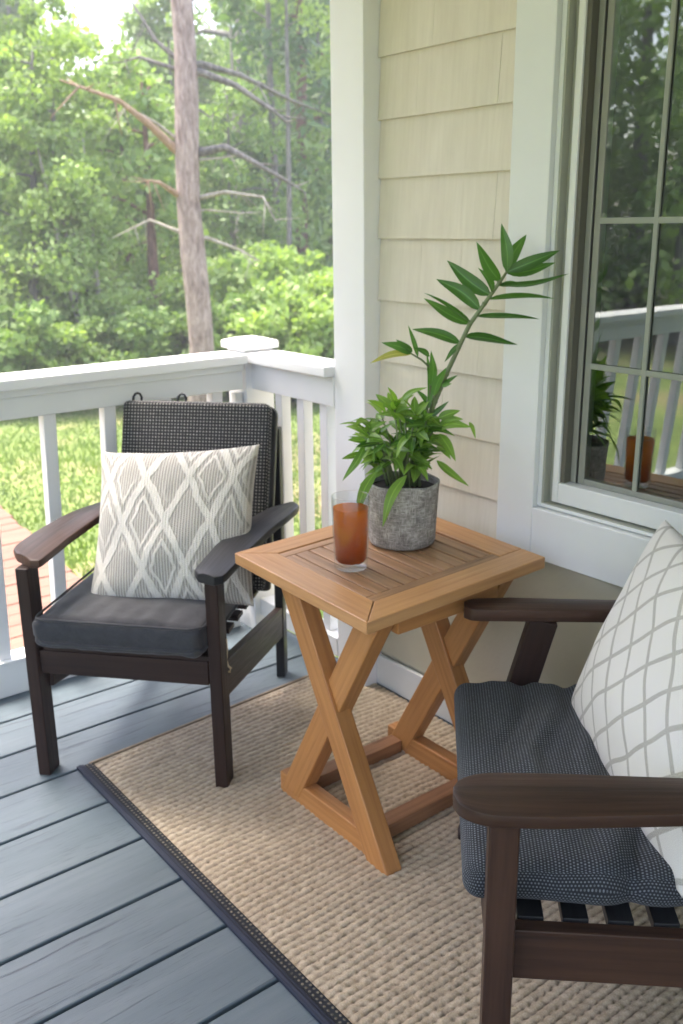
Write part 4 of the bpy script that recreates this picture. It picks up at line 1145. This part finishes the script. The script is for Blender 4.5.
random.seed(40)
specs = [
 # name, px, D, H, spread, base, mat, bark, seed, label, kwargs
 ('leafy_tree', 28, 12.5, 4.3, 1.15, .6, 'tree_light', 'bark_grey', 1, 'pale yellow green young tree second from the left edge', dict(stems=2, clumps=64, per=170, size=.055, cr=.38)),
 ('leafy_tree', -25, 13.5, 5.6, 1.2, .5, 'tree_mid', 'bark_grey', 2, 'fresh green tree touching the left edge of the photo', dict(clumps=70, per=160, size=.062, cr=.45)),
 ('leafy_tree', 82, 12.2, 3.2, .95, .3, 'tree_light', 'bark_light', 3, 'pale green sapling with two thin light stems left of the reddish trunk', dict(stems=3, clumps=60, per=170, size=.052, cr=.34, trunk_r=.05)),
 ('leafy_tree', 128, 14.5, 4.2, 1.2, .6, 'tree_mid', 'bark_red', 4, 'mid green bushy tree directly left of the bare pine', dict(clumps=64, per=160, size=.062, cr=.45)),
 ('bare_tree', 151, 13.0, 4.0, .9, 2.0, 'tree_mid', 'bark_red', 5, 'slim reddish trunk standing just left of the bare pine', dict(clumps=20, per=60, trunk_r=.11, cr=.4)),
 ('tall_tree', 252, 20.0, 13, 2.4, 3.2, 'tree_mid', 'bark_grey', 6, 'thick grey trunk rising right of the bare pine', dict(clumps=50, per=80, trunk_r=.28, size=.10, cr=.65)),
 ('tall_tree', 276, 15.5, 10, 1.5, 2.6, 'tree_dark', 'bark_grey', 7, 'thin dark straight trunk between the thick grey trunk and the porch column', dict(clumps=36, per=70, trunk_r=.075, size=.08, cr=.45, elong=3)),
 ('tall_tree', 303, 17.0, 11, 1.6, 2.8, 'tree_mid', 'bark_red', 8, 'brown trunk nearest the porch corner board', dict(clumps=40, per=70, trunk_r=.13, size=.08, cr=.5, elong=3)),
 ('leafy_tree', 232, 15.0, 4.0, 1.4, .4, 'tree_mid', 'bark_grey', 9, 'low rounded green tree behind the dead limbs right of the pine', dict(clumps=60, per=160, size=.058, cr=.45)),
 ('conifer', 322, 20.0, 8.0, 2.0, .5, 'tree_dark', 'bark_grey', 10, 'dark feathery conifer beside the porch corner board', dict(clumps=70, per=90, size=.06, cr=.5, elong=4, taper=.85)),
 ('conifer', 180, 19.0, 6.6, 1.9, .4, 'tree_mid', 'bark_grey', 11, 'feathery green conifer right behind the bare pine trunk', dict(clumps=70, per=90, size=.06, cr=.5, elong=4, taper=.85)),
 ('slender_tree', 238, 17.0, 9.5, .9, 5.4, 'tree_light', 'bark_light', 21, 'slim pale pole-like trunk closest to the right side of the bare pine', dict(clumps=24, per=100, size=.06, trunk_r=.05, cr=.35)),
 ('slender_tree', 290, 14.2, 8.5, .9, 4.6, 'tree_light', 'bark_grey', 22, 'slim grey pole-like trunk among the trees near the porch corner board', dict(clumps=24, per=100, size=.055, trunk_r=.05, cr=.35)),
 ('slender_tree', 52, 13.2, 5.0, .8, 2.4, 'tree_light', 'bark_light', 23, 'thin pale trunk rising above the saplings at the left', dict(clumps=30, per=130, size=.05, trunk_r=.04, cr=.32)),
 ('leafy_tree', 60, 17.5, 4.0, 1.5, .4, 'tree_mid', 'bark_grey', 12, 'darker green tree behind the pale saplings on the left', dict(clumps=70, per=100, size=.09, cr=.55)),
]
for nm, px_, D, H, sp, bh, mt, bk2, seed, lab, kw in specs:
    make_tree(nm, at(px_, D), H, sp, bh, M[mt], M[bk2], seed, lab, **kw)
# shrubs along the edge of the lawn
sh = make_tree('shrub', at(288, 11.2), 1.25, .95, .1, M['tree_light'], M['bark_grey'], 31, 'bright green shrub just left of the porch corner board', 'shrub', 'shrubs along the lawn edge', trunk_r=.03, clumps=44, per=110, size=.06, cr=.30, taper=.3)
sh2 = make_tree('shrub', at(222, 11.6), 1.15, .9, .1, M['tree_mid'], M['bark_grey'], 32, 'low green shrub directly right of the bare pine trunk', 'shrub', 'shrubs along the lawn edge', trunk_r=.03, clumps=44, per=110, size=.06, cr=.30, taper=.3)
for src, x, D, sc, lab in ((sh, 332, 11.8, (1.1, 1.15), 'bright shrub showing between the railing cap and the corner board'),
                           (sh2, 170, 12.0, (1, .85), 'low green shrub between the reddish trunk and the bare pine'),
                           (sh2, 118, 11.6, (1.0, .9), 'dark low shrub right of the pale saplings'),
                           (sh, 60, 11.4, (.9, .75), 'bright low shrub in front of the pale saplings'),
                           (sh2, 8, 11.6, (1.2, .95), 'dark green shrub at the left edge above the railing'),
                           (sh, 250, 13.2, (1.3, 1.3), 'pale shrub behind the corner post cap')):
    copy_tree(src, at(x, D), x * .37, sc, lab, 'shrubs along the lawn edge')

# the wood behind: one mass, round the garden
def woodland():
    rng = np.random.default_rng(77); C = []; R = []; m = MB(); rd = random.Random(5)
    def tree(p, H, sp, n, low=.3):
        m.tube([(p.x, p.y, GZ), (p.x + rd.uniform(-.3, .3), p.y + rd.uniform(-.3, .3), GZ + H)], [rd.uniform(.08, .2), .03], 6, False)
        for k in range(n):
            q = k / n; z = low + (H - low) * q; a = k * 2.4 + rd.random(); rr = sp * (1 - q * .75) * rd.uniform(.2, 1)
            C.append((p.x + math.cos(a) * rr, p.y + math.sin(a) * rr, GZ + z)); R.append(rd.uniform(.5, 1.0))
    for i in range(46):     # in front of the camera
        x = -70 + i * 9.6 + rd.uniform(-6, 6); D = rd.uniform(21, 34)
        H = rd.uniform(7, 11)
        sp_ = 2.3
        if x < 35: sp_ = 1.5; H = 4.5 + D * .12
        if 35 < x < 150: H = 2.0 + D * .09; sp_ = 1.6
        elif 150 <= x < 250: H = 2.2 + D * .15
        tree(at(x, D), H, sp_, 26)
    for i in range(26):     # low screen
        tree(at(-60 + i * 16 + rd.uniform(-5, 5), rd.uniform(17, 22)), rd.uniform(2.2, 3.8), 1.7, 14, .1)
    for i in range(44):     # the sides, mirrored in the window
        tree(az_at(-88 + i * 1.6 + rd.uniform(-1, 1), rd.uniform(14, 24)), rd.uniform(6.5, 11), 2.5, 24)
    V, F, T = leaf_cloud(C, R, 135, .12, rng, .8, 1.7, .8)
    o = npmesh('woodland', V, F, M['tree_mid'], None, smooth=False, attr=T); tag(o, 'blurred mass of green woodland trees behind the lawn', 'woodland', kind='stuff')
    m.build('trunk', M['bark_grey'], o, smooth=True)
woodland()

def grass():
    rng = np.random.default_rng(9); N = 70000
    D = 4.0 + 8.5 * rng.random(N) ** 1.0; az = np.radians(-12 + 62 * rng.random(N))
    x = np.sin(az) * D; y = np.cos(az) * D
    ok = (y > 3.3) & ~((x < 1.92 + (y - 4.3) * .085 + .02) & (y < 7.42)) & ~((x > 1.9) & (y < 2.5)); x = x[ok]; y = y[ok]; N = len(x)
    patch = np.sin(x * 2.1) * np.cos(y * 1.7) + np.sin(x * .9 + y * 1.3)
    h = rng.uniform(.02, .05, N) * (1 + .5 * (patch > .6)); a = rng.random(N) * 2 * PI; w = rng.uniform(.006, .012, N)
    lx = rng.normal(size=N) * .02; ly = rng.normal(size=N) * .02
    V = np.stack([np.stack([x - np.cos(a) * w, y - np.sin(a) * w, np.full(N, GZ)], -1), np.stack([x + np.cos(a) * w, y + np.sin(a) * w, np.full(N, GZ)], -1), np.stack([x + lx, y + ly, GZ + h], -1)], 1).reshape(-1, 3)
    T = np.repeat(np.clip(0.5 + patch * .16 + rng.normal(size=N) * .1, 0, 1), 3)
    o = npmesh('grass', V, np.arange(N * 3).reshape(N, 3), M['grass'], None, smooth=False, attr=T); tag(o, 'short light green lawn grass', 'grass', kind='stuff')
grass()

hz = MB(); hz.box(-60, 60, -30, 70, -1.6, 16)  # added volume, pales the woods as if washed out by bright light
t_ = NT('washout_volume'); v_ = t_.n('ShaderNodeVolumePrincipled'); v_.inputs['Density'].default_value = WASHOUT_DENSITY; v_.inputs['Color'].default_value = (.93, .96, 1, 1); v_.inputs['Anisotropy'].default_value = .2
t_.l(v_.outputs[0], t_.out.inputs['Volume'])
h_ = hz.build('added_haze', t_.m); tag(h_, 'added pale volume that washes out the woods like strong light', 'added_haze', kind='stuff')
# ------------------------------------------------------------------ light, world, camera
wd = bpy.data.worlds.new('World'); S.world = wd; wd.use_nodes = True
nt = wd.node_tree; nt.nodes.clear()
bg = nt.nodes.new('ShaderNodeBackground'); sky = nt.nodes.new('ShaderNodeTexSky'); wo = nt.nodes.new('ShaderNodeOutputWorld')
EL, AZ = math.radians(69), math.radians(-18)      # azimuth from +Y towards +X
sky.sky_type = 'NISHITA'; sky.sun_disc = False; sky.sun_elevation = EL; sky.sun_rotation = AZ
sky.air_density = 1.0; sky.dust_density = 4.0; sky.ozone_density = .6
bg.inputs['Strength'].default_value = .15
tn = nt.nodes.new('ShaderNodeMix'); tn.data_type = 'RGBA'; tn.blend_type = 'MULTIPLY'; tn.inputs[0].default_value = 1; tn.inputs[7].default_value = (1.06, .975, .945, 1)
nt.links.new(sky.outputs[0], tn.inputs[6]); nt.links.new(tn.outputs[2], bg.inputs[0]); nt.links.new(bg.outputs[0], wo.inputs[0])
sl = bpy.data.lights.new('sun', 'SUN'); sl.energy = 1.5; sl.angle = math.radians(22); sl.color = (1, .96, .89)
so = bpy.data.objects.new('sun', sl); COL.objects.link(so)
dvec = Vector((math.sin(AZ) * math.cos(EL), math.cos(AZ) * math.cos(EL), math.sin(EL)))
so.rotation_euler = dvec.to_track_quat('Z', 'Y').to_euler(); so.location = (0, 5, 12)

cam = bpy.data.cameras.new('camera'); co = bpy.data.objects.new('camera', cam); COL.objects.link(co); S.camera = co
cam.sensor_fit = 'VERTICAL'; cam.sensor_height = 24; cam.lens = FPX * 24 / 1024; cam.clip_start = .05; cam.clip_end = 500
mw = Matrix.Identity(4)
for j in range(3): mw[j][0] = CAMR[0][j]; mw[j][1] = -CAMR[1][j]; mw[j][2] = -CAMR[2][j]
mw.translation = (0, 0, 1.5); co.matrix_world = mw
cam.dof.use_dof = True; cam.dof.focus_distance = 1.65; cam.dof.aperture_fstop = cam.lens / 1000 / .0062

S.view_settings.view_transform = 'Standard'; S.view_settings.look = 'None'; S.view_settings.exposure = 2.66; S.view_settings.gamma = 1
S.render.resolution_x = 683; S.render.resolution_y = 1024
S.cycles.use_denoising = True
S.cycles.max_bounces = 8; S.cycles.diffuse_bounces = 4; S.cycles.glossy_bounces = 4; S.cycles.transmission_bounces = 8; S.cycles.transparent_max_bounces = 8
S.cycles.caustics_reflective = False; S.cycles.caustics_refractive = False; S.cycles.sample_clamp_indirect = 6
